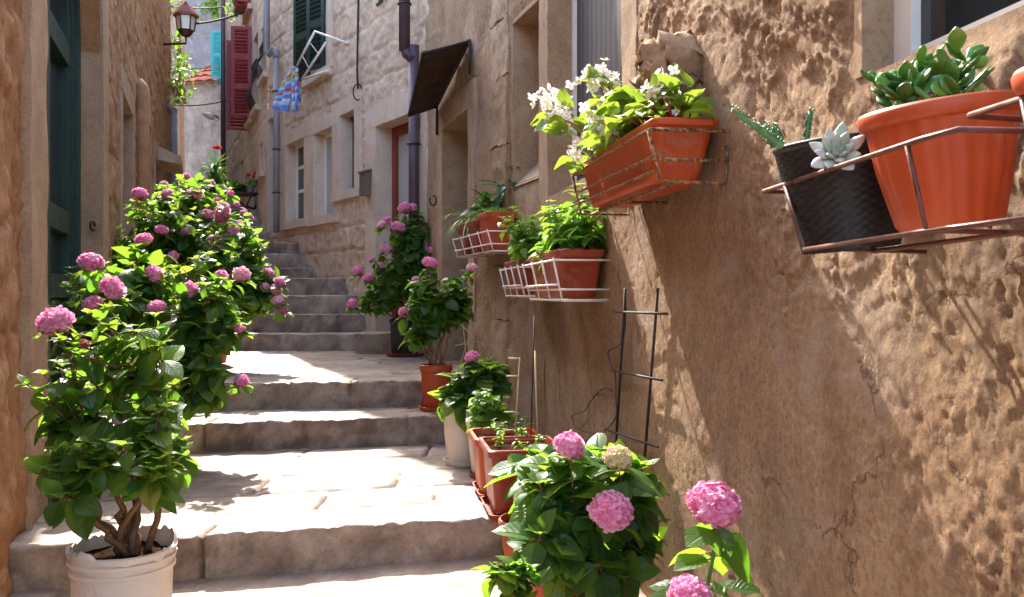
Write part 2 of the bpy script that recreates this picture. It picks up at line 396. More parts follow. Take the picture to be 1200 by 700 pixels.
M['hyd'] = leafmat('hydrangea leaf', (0.014, 0.05, 0.016, 1), (0.034, 0.105, 0.022, 1), (0.095, 0.19, 0.026, 1), (0.22, 0.48, 0.03, 1), 0.47, 0.38, 0.8, 7)
M['basil'] = leafmat('basil leaf', (0.035, 0.11, 0.018, 1), (0.06, 0.17, 0.022, 1), (0.12, 0.26, 0.03, 1), (0.26, 0.55, 0.04, 1), 0.42, 0.35, 0.6, 5)
M['beg'] = leafmat('begonia leaf', (0.03, 0.09, 0.02, 1), (0.065, 0.16, 0.025, 1), (0.17, 0.25, 0.03, 1), (0.32, 0.48, 0.04, 1), 0.38, 0.32, 0.4, 5)
M['dark_leaf'] = leafmat('glossy dark leaf', (0.01, 0.04, 0.015, 1), (0.02, 0.075, 0.02, 1), (0.06, 0.15, 0.03, 1), (0.1, 0.3, 0.03, 1), 0.3, 0.25, 0.3, 7)
M['strap'] = leafmat('striped strap leaf', (0.10, 0.2, 0.04, 1), (0.22, 0.34, 0.10, 1), (0.5, 0.55, 0.3, 1), (0.4, 0.6, 0.12, 1), 0.35, 0.4, 0.1, 0.1)
M['yucca'] = leafmat('yucca leaf', (0.012, 0.05, 0.02, 1), (0.03, 0.10, 0.03, 1), (0.08, 0.19, 0.05, 1), (0.1, 0.3, 0.05, 1), 0.25, 0.4, 0.1, 0.1)
def jade():
    n = NT('jade leaf'); c = n.ramp(n.attr('tone'), [(0, (0.03, 0.10, 0.02)), (0.6, (0.07, 0.2, 0.03)), (1, (0.16, 0.32, 0.05))])
    n.done(c, 0.28, n.bump(n.noise(120, 3), 0.1, 0.002), 0.5); n.p.inputs['Subsurface Weight'].default_value = 0.25
    n.p.inputs['Subsurface Radius'].default_value = (0.01, 0.02, 0.004); return n.m
M['jade'] = jade()
def echev():
    n = NT('echeveria leaf'); c = n.ramp(n.attr('tone'), [(0, (0.2, 0.30, 0.2)), (0.6, (0.36, 0.42, 0.34)), (1, (0.48, 0.44, 0.44))])
    return n.done(c, 0.5, None, 0.3)
M['echev'] = echev()
M['cactus'] = plain('cactus skin', (0.09, 0.2, 0.08), 0.5, 0.3, 0.3, 40, 0.3)
def petal(name, a, b, c, tw=0.35):
    n = NT(name); col = n.ramp(n.attr('tone'), [(0, a), (0.5, b), (1, c)])
    n.done(col, 0.6, None, 0.2); tr = n.n('BsdfTranslucent'); n.l(col, tr.inputs[0]); mx = n.n('MixShader'); mx.inputs[0].default_value = tw
    n.l(n.p.outputs[0], mx.inputs[1]); n.l(tr.outputs[0], mx.inputs[2]); n.l(mx.outputs[0], n.out.inputs[0]); return n.m
M['pink'] = petal('pink petals', (0.78, 0.14, 0.36, 1), (0.87, 0.33, 0.56, 1), (0.92, 0.60, 0.74, 1), 0.45)
M['pale_pink'] = petal('pale pink petals', (0.80, 0.25, 0.42, 1), (0.88, 0.48, 0.60, 1), (0.9, 0.7, 0.72, 1), 0.45)
M['deep_pink'] = petal('deep pink petals', (0.55, 0.03, 0.14, 1), (0.7, 0.08, 0.25, 1), (0.8, 0.22, 0.42, 1))
M['greenish'] = petal('greenish pink petals', (0.5, 0.55, 0.2, 1), (0.7, 0.62, 0.36, 1), (0.78, 0.42, 0.55, 1))
M['white_petal'] = petal('white petals', (0.82, 0.8, 0.7, 1), (0.85, 0.84, 0.78, 1), (0.88, 0.87, 0.84, 1))
M['red_petal'] = petal('red petals', (0.5, 0.01, 0.01, 1), (0.65, 0.03, 0.02, 1), (0.7, 0.06, 0.04, 1))
M['yellow'] = plain('yellow stamens', (0.7, 0.45, 0.04), 0.6, 0.2)
def towel():
    n = NT('striped beach towel'); uv = n.n('UVMap', uv_map='uv'); sp = n.n('SeparateXYZ'); n.l(uv.outputs[0], sp.inputs[0])
    blue, yel, red, grn, lb, wh = (0.16, 0.28, 0.62, 1), (0.55, 0.5, 0.25, 1), (0.6, 0.12, 0.1, 1), (0.2, 0.45, 0.22, 1), (0.38, 0.55, 0.8, 1), (0.7, 0.72, 0.78, 1)
    r = n.n('ValToRGB'); r.color_ramp.interpolation = 'CONSTANT'; e = r.color_ramp.elements
    st = [lb, yel, blue, yel, red, grn, lb, blue, red, lb, blue, wh, lb, blue]
    while len(e) < len(st): e.new(0.5)
    for k, c in enumerate(st): e[k].position = k / len(st); e[k].color = c
    n.l(sp.outputs[1], r.inputs[0]); return n.done(r.outputs[0], 0.9, n.bump(n.noise(200, 2), 0.2, 0.002), 0.1)
M['towel'] = towel()

# ------------------------------------------------------------------ the setting
WR1 = Wall(1.0, -0.152, 'right'); WR2 = Wall(1.794, -0.303, 'right'); WM = Wall(4.532, -0.62, 'right')
WH = Wall(1.93, -0.42, 'right'); WLF = Wall(-0.73, -0.341, 'left')
def geo(a, b, k, mx=9):
    """spacing that grows with distance"""
    o = [a]
    while o[-1] < b: o.append(o[-1] + min(mx, max(0.006, k * abs(o[-1]))))
    o[-1] = b; return np.array(o)
def xr(D):
    return np.where(D < 5.258, 1.0 - 0.152 * D, np.where(D < 8.637, 1.794 - 0.303 * D, np.where(D < 13.01, 4.532 - 0.62 * D, 1.93 - 0.42 * D)))
def xl(D): return -0.73 - 0.341 * D

def slab_cells(x, v, seed, rows, bw):
    rows = np.array(rows); ci = np.clip(np.searchsorted(rows, v) - 1, 0, len(rows) - 2)
    ed = np.minimum(v - rows[ci], rows[ci + 1] - v) * 0.7; bi = np.zeros_like(ci); rg = random.Random(seed)
    for c in range(len(rows) - 1):
        bx = [-9 + rg.uniform(0, 1)]
        while bx[-1] < 4: bx.append(bx[-1] + rg.uniform(*bw[min(c, len(bw) - 1)]))
        m = ci == c
        if not m.any(): continue
        bx = np.array(bx); k = np.clip(np.searchsorted(bx, x[m]) - 1, 0, len(bx) - 2); bi[m] = k
        ed[m] = np.minimum(ed[m], np.minimum(x[m] - bx[k], bx[k + 1] - x[m]) * 2.4)
    return ed, ids(ci, bi, seed), ids(ci, bi, seed + 3)

def stair_step(mb, seed, y0, y1, z0, z1, x0, x1, dx, dd):
    """one course of the stair: hewn riser, worn nosing and paved tread"""
    rn = 0.013; xs = np.arange(x0, x1 + dx, dx); ym = (x0 + x1) / 2
    depth = float(y1(V3(ym)) - y0(V3(ym)))[0] if False else float(y1(ym) - y0(ym)) + 0.05
    path = [(0.0, z, -1.0, 0.0) for z in np.linspace(z0 - 0.04, z1 - rn, max(4, int((z1 - z0) / dx)))]
    for a in np.linspace(0, math.pi / 2, 6)[1:]: path.append((rn - rn * math.cos(a), z1 - rn + rn * math.sin(a), -math.cos(a), math.sin(a)))
    for d in np.arange(rn + dd, depth + dd, dd): path.append((min(d, depth), z1, 0.0, 1.0))
    path = np.array(path); nx = len(xs)
    X = np.tile(xs, len(path)); Dp, Z, NY, NZ = [np.repeat(path[:, k], nx) for k in range(4)]
    rg = random.Random(seed); rows = [-1, min(depth * 0.6, rg.uniform(0.3, 0.4))] if depth < 0.9 else [-1, 0.36]
    while rows[-1] < depth + 0.05: rows.append(rows[-1] + rg.uniform(0.3, 0.46))
    P = np.stack([X, Dp * 1.0 + seed, Z], -1)
    wx = X + 0.02 * fbm(P, 4, 3, seed); wd = Dp + 0.014 * fbm(P + 7, 3, 3, seed + 1)
    wd = np.where(Dp < 0.06, 0.0, wd)
    ed, t1, t2 = slab_cells(wx, wd, seed, rows, [(0.9, 1.5), (0.45, 1.1)])
    tread = sstep(0.0, 0.06, Dp)
    g = (1 - sstep(0.004, 0.018, ed)) * (0.016 + 0.006 * fbm(P, 9, 2, 3))
    rough = fbm(P, 11, 4, seed + 2, 0.6)
    hew = 0.016 * rough + 0.007 * fbm(P, 45, 4, seed + 14, 0.7) + 0.014 * np.abs(fbm(P * np.array([1, 1, 2.2]), 22, 4, seed + 4, 0.65)) - 0.02 * np.maximum(0, 0.05 - np.abs(fbm(P, 7, 4, seed + 6))) / 0.05 * (fbm(P, 3, 2, seed + 7) > 0)
    flat = 0.004 * rough + (t2 - 0.5) * 0.007 + 0.005 * fbm(P, 2, 2, seed + 5)
    h = hew * (1 - tread) + flat * tread - g
    wear = -0.007 * np.maximum(0, fbm(P, 1.3, 2, seed + 8)) * np.exp(-Dp / 0.12) - 0.007 * np.maximum(0, fbm(P, 14, 2, seed + 9)) * np.exp(-Dp / 0.03)
    ya, yb = y0(X), y1(X); Y = ya + Dp * (yb - ya + 0.05) / depth + NY * h * 1.0
    Z2 = Z + NZ * h + wear * (Z > z1 - 0.05)
    tone = np.clip(0.22 + 0.5 * t1 + 0.35 * rough * (1 - tread) + 0.35 * rough + 0.45 * fbm(P, 3.5, 5, seed + 20, 0.65) - (1 - sstep(0.004, 0.02, ed)) * 0.8, 0, 1)
    mb.add(np.stack([X, Y, Z2], -1), grid_faces(nx, len(path)), tone)

RISERS = [(lambda x: 3.76 + 0.24 * x, 0.165), (lambda x: 5.73 + 0.236 * x, 0.335), (lambda x: 6.23 + 0.17 * x, 0.51),
          (lambda x: 9.4 + 0 * x, 0.686), (lambda x: 9.85 + 0 * x, 0.88), (lambda x: 10.1 + 0 * x, 1.085), (lambda x: 10.37 + 0 * x, 1.285),
          (lambda x: 11.4 + 0.02 * x, 1.437), (lambda x: 11.62 + 0.02 * x, 1.62), (lambda x: 11.85 + 0.02 * x, 1.775),
          (lambda x: 12.75 + 0 * x, 1.88), (lambda x: 13.05 + 0 * x, 2.01), (lambda x: 13.4 + 0 * x, 2.12),
          (lambda x: 13.75 + 0 * x, 2.28), (lambda x: 14.1 + 0 * x, 2.43), (lambda x: 14.6 + 0 * x, None)]
stairs = thing('stone_staircase', (-1.2, 3.6, 0), 'worn limestone stair with long landings climbing between the flower pots', 'staircase')
zlo = 0.0
for k in range(len(RISERS) - 1):
    y0, z1 = RISERS[k]; y1 = RISERS[k + 1][0]; dm = float(y0(-1.0)); far = dm > 9
    dmid = dm + 0.3
    a = float(xl(dmid)) - (0.45 if not far else 0.15); b = float(xr(V3(dm))) + (0.25 if dm < 9 else 0.5)
    if k < 3: b = float(xr(V3(dm))) + 0.02
    mb = MB(); stair_step(mb, 11 + k * 7, y0, y1, zlo, z1, a, b, 0.018 if not far else 0.035, 0.02 if not far else 0.05)
    mb.build('step', M['step'], stairs, sharp=60); zlo = z1
# the raised threshold block before the red door
mb = MB(); 
def rblock(mb, p0, p1, res=0.04, amp=0.012, seed=0, tone=0.5):
    W0 = Wall(0, 0, 'left')                                   # frame aligned with the axes
    return W0.rbox(mb, p0[1], p1[1], p0[2], p1[2], p0[0], p1[0], res, amp, seed, tone)
rblock(mb, (-1.55, 8.85, 0.49), (-0.80, 9.45, 0.712), 0.04, 0.012, 5, 0.6); mb.build('threshold_block', M['step'], stairs)

# ground, lower paving, upper lane
mb = MB(); mb.add([(-60, -60, -0.05), (60, -60, -0.05), (60, 60, -0.05), (-60, 60, -0.05)], [(0, 1, 2, 3)])
solo(mb, 'ground', M['earth'], None, None, kind='structure')
mb = MB(); xs = np.arange(-2.9, 1.6, 0.022); ds = np.concatenate([np.arange(-4, 2.0, 0.25), np.arange(2.0, 4.25, 0.02)])
X, Y = [g.ravel() for g in np.meshgrid(xs, ds)]
P = np.stack([X, Y, 0 * X], -1); u = Y - 0.24 * X
ed, t1, t2 = slab_cells(X + 0.02 * fbm(P, 4, 3, 2), u + 0.03 * fbm(P, 3, 3, 4), 77, np.arange(-6, 6, 0.41), [(0.5, 1.1)])
h = 0.004 * fbm(P, 11, 4, 5) + (t2 - 0.5) * 0.008 - (1 - sstep(0.002, 0.014, ed)) * 0.011
mb.add(np.stack([X, Y, h], -1), grid_faces(len(xs), len(ds)), np.clip(0.3 + 0.5 * t1 - (1 - sstep(0.002, 0.012, ed)) * 0.4, 0, 1))
solo(mb, 'paving', M['step'], None, None, kind='structure')
mb = MB(); box(mb, (-14, 14.62, -0.04), (2, 60, 2.43)); solo(mb, 'lane', M['step'], None, None, kind='structure')

# ------------------------------------------------------------------ walls
def near_hole(D, z, holes, k, w=0.1):
    m = np.ones_like(D)
    for a, b, c, d in holes:
        dx = np.maximum(np.maximum(a - D, D - b) * k, 0); dz = np.maximum(np.maximum(c - z, z - d), 0)
        m = np.minimum(m, sstep(0.0, w, np.hypot(dx, dz)))
    return m
def surround(house, wall, D0, D1, z0, z1, w=0.18, proud=0.012, depth=0.25, mat='jamb', sides='nftb', amp=0.006, seed=1, wn=None, wf=None, sill_out=0.0, name='stone_surround', res=0.05):
    mb = MB(); wn = wn or w; wf = wf or w
    if 'n' in sides: wall.rbox(mb, D0 - wn, D0, z0, z1, -depth, proud, res, amp, seed, 0.55)
    if 'f' in sides: wall.rbox(mb, D1, D1 + wf, z0, z1, -depth, proud + 0.001, res, amp, seed + 1, 0.5)
    if 't' in sides: wall.rbox(mb, D0 - wn, D1 + wf, z1 - 0.001, z1 + w, -depth, proud + 0.003, res, amp, seed + 2, 0.6)
    if 'b' in sides: wall.rbox(mb, D0 - wn * 0.8, D1 + wf * 0.8, z0 - w * 0.6, z0, -depth, proud + 0.005 + sill_out, res, amp, seed + 3, 0.5)
    return mb.build(name, M[mat], house, sharp=50)
def framed_pane(house, wall, D0, D1, z0, z1, off, fw=0.05, frame='white_frame', glass='pale_glass', bars=(), rails=(), name='window', th=0.04):
    mb = MB()
    k = wall.k
    wall.box(mb, D0, D0 + fw / k, z0, z1, off - th, off); wall.box(mb, D1 - fw / k, D1, z0, z1, off - th, off)
    wall.box(mb, D0 + fw / k, D1 - fw / k, z0, z0 + fw, off - th, off - 0.001); wall.box(mb, D0 + fw / k, D1 - fw / k, z1 - fw, z1, off - th, off - 0.001)
    for b in bars: wall.box(mb, b - fw / 2 / k, b + fw / 2 / k, z0 + fw, z1 - fw, off - th, off - 0.004)
    for r in rails: wall.box(mb, D0 + fw / k, D1 - fw / k, r - fw / 2, r + fw / 2, off - th, off - 0.007)
    f = mb.build(name, M[frame], house, smooth=False)
    mb = MB(); wall.box(mb, D0 + fw / k * 0.5, D1 - fw / k * 0.5, z0 + fw * 0.5, z1 - fw * 0.5, off - th * 0.75, off - th * 0.55)
    mb.build('pane', M[glass], f, smooth=False)
    return f
def shutter_leaf(house, hinge, direction, width, z0, z1, mat, name='shutter', th=0.035, panels=3):
    """a louvred leaf from the hinge line along direction (unit xy vector)"""
    d = V3(direction[0], direction[1], 0); d /= np.linalg.norm(d); nn = V3(-d[1], d[0], 0); mb = MB()
    def b(u0, u1, a, c, t0, t1):
        v = [V3(hinge[0], hinge[1], 0) + d * u + nn * t + V3(0, 0, z) for z in (a, c) for u, t in ((u0, t0), (u1, t0), (u1, t1), (u0, t1))]
        mb.add(v, [(0, 3, 2, 1), (4, 5, 6, 7), (0, 1, 5, 4), (1, 2, 6, 5), (2, 3, 7, 6), (3, 0, 4, 7)])
    fw = 0.06; h = th / 2
    b(0, fw, z0, z1, -h, h); b(width - fw, width, z0, z1, -h, h)
    edges = np.linspace(z0, z1, panels + 1)
    for e in edges: b(fw, width - fw, max(z0, e - 0.045), min(z1, e + 0.045), -h + 0.003, h - 0.003)
    for p in range(panels):
        a, c = edges[p] + 0.05, edges[p + 1] - 0.05; n = max(3, int((c - a) / 0.055))
        for i in range(n):
            z = a + (i + 0.5) * (c - a) / n
            v = [V3(hinge[0], hinge[1], 0) + d * u + nn * t + V3(0, 0, zz) for u, t, zz in
                 ((fw, -h * .8, z - .02), (width - fw, -h * .8, z - .02), (width - fw, h * .8, z + .018), (fw, h * .8, z + .018),
                  (fw, -h * .8, z - .012), (width - fw, -h * .8, z - .012), (width - fw, h * .8, z + .026), (fw, h * .8, z + .026))]
            mb.add(v, [(0, 3, 2, 1), (4, 5, 6, 7), (0, 1, 5, 4), (1, 2, 6, 5), (2, 3, 7, 6), (3, 0, 4, 7)])
    return mb.build(name, M[mat], house, smooth=False)

# ---- near right house: eroded plaster over stone
nh = thing('plaster_house', (0.6, 3.0, 0), 'tall house of eroded sandy plaster carrying the flower racks and the rusty awning', 'house')
HA = (0.70, 1.85, 1.55, 3.2); HB = (3.588, 5.13, 1.65, 3.7); HC = (5.40, 5.92, 1.82, 2.88); HD = (7.02, 7.91, 0.5, 2.55)
def plaster_disp(holes, k, calm):
    def f(D, z):
        p = np.stack([D * k, 0 * D, z], -1)
        w = p + 0.10 * np.stack([fbm(p, 5, 3, 31), 0 * D, fbm(p, 5, 3, 32)], -1)
        low = fbm(p, 1.6, 3, 3); mid = fbm(w, 6, 7, 4, 0.66)
        patch = sstep(-0.2, 0.25, fbm(p, 1.1, 3, 9) + calm(D, z))             # where the coat has fallen
        pits = -np.maximum(0, fbm(p, 30, 3, 12, 0.6) - 0.2) * 0.028
        dents = -np.maximum(0, fbm(w, 9, 6, 15, 0.68) - 0.22) * 0.028
        crust = (sstep(-0.02, 0.05, fbm(w, 2.6, 8, 21, 0.66)) + sstep(0.08, 0.13, fbm(w + 4, 4.5, 7, 27, 0.66)) - 0.8) * 0.009
        rid = np.abs(fbm(w, 11, 5, 6, 0.65))
        sand = 0.0035 * fbm(p, 55, 3, 41, 0.7)
        fine = fbm(w, 30, 6, 71, 0.72); chip = sstep(0.05, 0.12, fbm(w + 9, 14, 5, 73, 0.62))
        cl = 0.2 + 0.8 * sstep(-0.05, 0.28, fbm(p, 1.9, 4, 75)); ridge = fbm(w * V3(1, 1, 0.6), 3.2, 6, 77, 0.55)
        h = 0.016 * low + patch * (0.022 * ridge + cl * (0.007 * mid - 0.007 * rid + 0.6 * pits + 0.25 * dents) + 0.0065 * fine + 0.004 * chip * cl + 0.75 * crust + sand) + (1 - patch) * (0.005 * mid + pits * 0.3 + sand * 0.4 + 0.0015 * fine)
        m = near_hole(D, z, holes, k, 0.09)
        tone = np.clip(0.5 + 0.3 * mid * patch + 0.35 * fine * patch + 0.25 * fbm(p, 2.2, 4, 50), 0, 1)
        return (h + 0.004) * m - (1 - m) * 0.008, tone
    return f
mb = MB()
h1 = [HA, HB]
WR1.sheet(mb, np.concatenate([np.arange(-1.0, 1.1, 0.03), geo(1.1, 5.258, 0.0044)]), np.concatenate([np.arange(-0.15, 2.5, 0.0085), np.arange(2.5, 3.32, 0.02)]),
          plaster_disp(h1, WR1.k, lambda D, z: 0.45 - 1.25 * sstep(2.0, 2.9, D) + 0.8 * sstep(1.6, 2.0, z) - 0.3 * sstep(0.5, 0.1, z) * (D > 2.4)), h1)
h2 = [HC, HD]
WR2.sheet(mb, np.arange(5.258, 8.66, 0.022), np.arange(-0.1, 4.3, 0.025),
          plaster_disp(h2, WR2.k, lambda D, z: -0.25), h2)
WR1.box(mb, -1.0, 5.258, 3.28, 4.6, -0.35, 0.0); WR2.box(mb, 5.258, 8.66, 4.26, 4.6, -0.35, 0.0); WR1.box(mb, -1.0, 5.3, -0.1, 4.55, -0.9, -0.37); WR2.box(mb, 5.3, 8.66, -0.1, 4.55, -0.9, -0.37)
mb.build('wall', M['plaster'], nh)
# window with white frame, top right
surround(nh, WR1, *HA, w=0.16, proud=-0.004, depth=0.09, mat='jamb', sides='f', wf=0.03, amp=0.004, seed=11, res=0.02)
framed_pane(nh, WR1, HA[0], HA[1], HA[2] - 0.02, HA[3], -0.075, 0.06, 'white_frame', 'glass')
# window with the grey screen above the begonias
surround(nh, WR1, *HB, w=0.16, proud=0.016, depth=0.15, mat='jamb', sides='nftb', wn=0.2, wf=0.26, amp=0.008, seed=21, res=0.03)
framed_pane(nh, WR1, HB[0], HB[1], HB[2], HB[3], -0.125, 0.035, 'white_frame', 'screen')
# blind niche with a splayed sill
mb = MB()
WR2.rbox(mb, HC[1], HC[1] + 0.02, HC[2] - 0.02, HC[3], -0.34, -0.004, 0.04, 0.004, 31, 0.6)
WR2.rbox(mb, HC[0] - 0.02, HC[0], HC[2] - 0.02, HC[3], -0.34, -0.004, 0.04, 0.004, 32, 0.6)
WR2.rbox(mb, HC[0], HC[1], HC[3], HC[3] + 0.03, -0.34, -0.004, 0.04, 0.004, 33, 0.55)
WR2.rbox(mb, HC[0], HC[1], HC[2], HC[3], -0.36, -0.32, 0.05, 0.004, 34, 0.6)
v = [WR2.P(D, z, o) for D in (HC[0], HC[1]) for z, o in ((HC[2] - 0.02, 0.004), (HC[2] + 0.30, -0.32), (HC[2] - 0.02, -0.32))]
mb.add(v, [(0, 1, 4, 3), (0, 2, 1), (3, 4, 5), (0, 3, 5, 2)], 0.7)
mb.build('niche', M['jamb'], nh, sharp=40)
# rough vertical quoins between niche, window and door
mb = MB(); z = 0.5; k = 0
while z < 4.2:
    hgt = rnd.uniform(0.35, 0.6); WR2.rbox(mb, 5.98, 6.36 + rnd.uniform(-.04, .04), z, z + hgt - 0.012, -0.1, 0.018, 0.025, 0.022, 60 + k, rnd.uniform(0.2, 0.7)); z += hgt; k += 1
mb.build('quoin', M['jamb'], nh, sharp=60)
surround(nh, WR2, *HD, w=0.2, proud=0.015, depth=0.3, mat='jamb', sides='nft', amp=0.006, seed=41)
mb = MB(); WR2.box(mb, HD[0] - .02, HD[1] + .02, 0.4, 2.6, -0.34, -0.26); dd = mb.build('door', M['wood_dark'], nh, smooth=False)
mb = MB(); WR2.box(mb, HD[0] + .1, HD[0] + .42, 0.7, 1.4, -0.262, -0.245); WR2.box(mb, HD[0] + .48, HD[1] - .1, 0.7, 1.4, -0.262, -0.245)
WR2.box(mb, HD[0] + .1, HD[0] + .42, 1.55, 2.4, -0.262, -0.245); WR2.box(mb, HD[0] + .48, HD[1] - .1, 1.55, 2.4, -0.262, -0.245)
mb.build('door_panel', M['wood_dark'], dd, smooth=False)
# projecting corbel stone above the begonia trough
mb = MB(); n = 26; v = []; c0 = WR1.P(2.87, 1.765, 0.03)
for j in range(n + 1):
    for i in range(n * 2):
        th = math.pi * j / n; ph = math.pi * i / n
        dx, dy, dz = math.sin(th) * math.cos(ph), math.sin(th) * math.sin(ph), math.cos(th)
        q = 3.6; s = (abs(dx) ** q + abs(dy) ** q + abs(dz) ** q) ** (-1 / q)
        o, w, hh = dx * s * (0.125 + 0.03 * dz * s), dy * s * 0.14, dz * s * 0.11
        v.append(c0 + WR1.nrm * o + WR1.d * w + V3(0, 0, hh + 0.03 * (o / 0.17)))
v = np.array(v); dv = np.stack([fbm(v + 4 * k, 9, 7, 70 + k, 0.74) for k in range(3)], -1) * 0.11
crack = np.maximum(0, 0.06 - np.abs(fbm(v, 6, 3, 80)))[:, None] * 0.25 * WR1.nrm
mb.add(v + dv - crack, grid_faces(n * 2, n + 1, True), np.clip(0.15 + 1.2 * fbm(v, 8, 6, 84, 0.65), 0, 1)); mb.build('corbel_stone', M['jamb'], nh)
# iron hook by the door
mb = MB(); c = WR2.P(8.12, 1.95, 0.03); tube(mb, [c + V3(0.03 * math.sin(a) - 0.02, 0, 0.045 * math.cos(a)) for a in np.linspace(0, 5.2, 14)], 0.008, 6)
mb.build('iron_ring', M['iron'], nh)

# ---- middle house: rusticated pale stone
mh = thing('stone_house', (-1.6, 10, 0.6), 'pale rusticated stone house with the red door, mailbox and green shutters', 'house')
RD = (8.70, 9.63, 0.70, 2.90); W1 = (10.17, 10.6, 2.30, 3.2); W2 = (10.72, 11.33, 2.06, 3.12); W3 = (11.64, 12.27, 2.08, 3.14); RO = (12.5, 13.0, 2.0, 3.62)
W4 = (10.95, 11.42, 3.85, 5.6); W5 = (9.05, 9.5, 4.3, 5.6)
def block_disp(holes, k, seed, ch, bw, depth, rough, umin, umax, warp=0.03, base=0.0):
    def f(D, z):
        p = np.stack([D * k, 0 * D, z], -1)
        u = D * k + warp * fbm(p, 3, 3, seed + 1); v = z + warp * fbm(p, 3, 3, seed + 2)
        ed, t1, t2 = blocks(u, v, seed, ch, bw, 8, umin * k, umax * k)
        dome = sstep(0.003, 0.022, ed); r = fbm(p, 10, 8, seed + 3, 0.74)
        h = depth * dome * (0.5 + 0.9 * t2) + rough * r * (0.35 + 0.65 * dome) - depth * 0.5 + 0.012 * fbm(p, 1.2, 2, seed + 6)
        m = near_hole(D, z, holes, k, 0.08)
        return (h + base) * m - (1 - m) * 0.006, np.clip(0.2 + 0.45 * t1 * dome + 0.4 * r + 0.15 * dome, 0, 1)
    return f
mb = MB(); hm = [RD, W1, W2, W3, RO, W4, W5]
WM.sheet(mb, np.arange(8.56, 13.02, 0.022), np.arange(0.4, 6.1, 0.024), block_disp(hm, WM.k, 301, (0.24, 0.36), (0.3, 0.75), 0.014, 0.03, 8.5, 13.1), hm)
WM.box(mb, 8.60, 13.01, 6.05, 7.9, -0.35, 0.0); WM.box(mb, 8.7, 13.2, 0.3, 7.8, -0.9, -0.42)
mb.build('wall', M['midstone'], mh)
surround(mh, WM, *RD, w=0.24, proud=0.03, depth=0.30, mat='midjamb', sides='nft', amp=0.004, seed=101, wn=0.10)
f = framed_pane(mh, WM, RD[0], RD[1], RD[2], RD[3], -0.16, 0.10, 'wood_red', 'pale_glass', bars=(9.16,), rails=(1.55,), name='door', th=0.06)
mb = MB(); 
for a, b in ((RD[0] + .1, 9.1), (9.22, RD[1] - .1)): WM.box(mb, a, b, 0.80, 1.5, -0.195, -0.175)
mb.build('door_panel', M['wood_red'], f, smooth=False)
for (w, gl, fr, bars, rails, sd) in ((W1, 'glass', 'wood_dark', (), (), 111), (W2, 'pale_glass', 'white_frame', (), (), 121), (W3, 'glass', 'white_frame', (11.95,), (2.5, 2.82), 131)):
    surround(mh, WM, *w, w=0.17, proud=0.022, depth=0.28, mat='midjamb', amp=0.004, seed=sd, sill_out=0.03)
    framed_pane(mh, WM, w[0], w[1], w[2], w[3], -0.115, 0.045, fr, gl, bars, rails)
surround(mh, WM, *RO, w=0.16, proud=0.02, depth=0.35, mat='midjamb', sides='nft', amp=0.004, seed=141, wf=0.01)
mb = MB(); WM.box(mb, RO[0] - .02, RO[1] + .01, 1.9, 3.66, -0.38, -0.33); mb.build('door', M['wood_dark'], mh, smooth=False)
surround(mh, WM, *W4, w=0.16, proud=0.02, depth=0.25, mat='midjamb', amp=0.004, seed=151, sill_out=0.06)
framed_pane(mh, WM, *W4, -0.18, 0.06, 'white_frame', 'glass', (11.2,), (4.7,))
sh = WM.nrm[:2]
h0 = WM.P(W4[1], 0, 0.03); shutter_leaf(mh, h0, (-0.65, 0.76), 0.42, 3.86, 5.58, 'green_paint')
h0 = WM.P(W4[0], 0, 0.03); shutter_leaf(mh, h0, (-0.66, 0.62), 0.36, 3.88, 5.58, 'green_paint')
surround(mh, WM, *W5, w=0.14, proud=0.02, depth=0.2, mat='midjamb', amp=0.004, seed=161)
h0 = WM.P(W5[1], 0, 0.03); shutter_leaf(mh, h0, (-0.35, 0.9), 0.42, 4.2, 5.6, 'green_paint')
mb = MB(); WM.box(mb, W5[0], W5[1], W5[2], W5[3], -0.14, -0.1); mb.build('pane', M['glass'], mh, smooth=False)
# pipes of the middle house
mb = MB(); c = WM.P(8.70, 0, 0.10)
tube(mb, [c + V3(-0.09, 0, 3.45), c + V3(-0.09, 0, 5.4)], 0.055, 14); tube(mb, [c + V3(-0.09, 0, 3.5), c + V3(-0.07, 0, 3.42), c + V3(0.0, -0.01, 3.36)], 0.05, 12)
tube(mb, [c + V3(0, 0, 0.72), c + V3(0, 0, 3.5)], 0.052, 14)
pd = mb.build('downpipe', M['pipe_brown'], mh)
for z in (1.0, 2.55, 3.9):
    mb = MB(); tube(mb, [c + V3((-.09 if z > 3.4 else 0) + 0.062 * math.cos(a), 0.062 * math.sin(a), z) for a in np.linspace(0, 2 * math.pi, 16)], 0.009, 6)
    mb.build('pipe_clamp', M['iron'], pd)
mb = MB(); c = WM.P(12.42, 0, 0.10)
tube(mb, [c + V3(0, 0, 1.95), c + V3(0, 0, 4.42)], 0.042, 12)
tube(mb, [c + V3(0, 0, 4.36), c + V3(0, 0, 4.46), c + V3(-0.04, 0.02, 4.5), c + V3(-0.12, 0.05, 4.42), c + V3(-0.15, 0.06, 4.46), c + V3(-0.15, 0.06, 6.0)], 0.046, 12)
pd = mb.build('downpipe', M['pipe_grey'], mh)
for z in (2.5, 3.1, 3.9):
    mb = MB(); tube(mb, [c + V3(0.05 * math.cos(a), 0.05 * math.sin(a), z) for a in np.linspace(0, 2 * math.pi, 14)], 0.009, 6)
    mb.build('pipe_clamp', M['iron'], pd)
mb = MB(); c = WM.P(10.05, 0, 0.03)
tube(mb, [c + V3(0, 0, 6.0), c + V3(0.01, 0, 4.8), c + V3(-0.01, 0, 3.6), c + V3(0, 0, 3.4)], 0.012, 6)
tube(mb, [c + V3(0.05 * math.sin(a), -0.02, 3.36 + 0.09 * math.cos(a)) for a in np.linspace(0, 8, 26)], 0.008, 5)
mb.build('hanging_cable', M['cable'], mh)

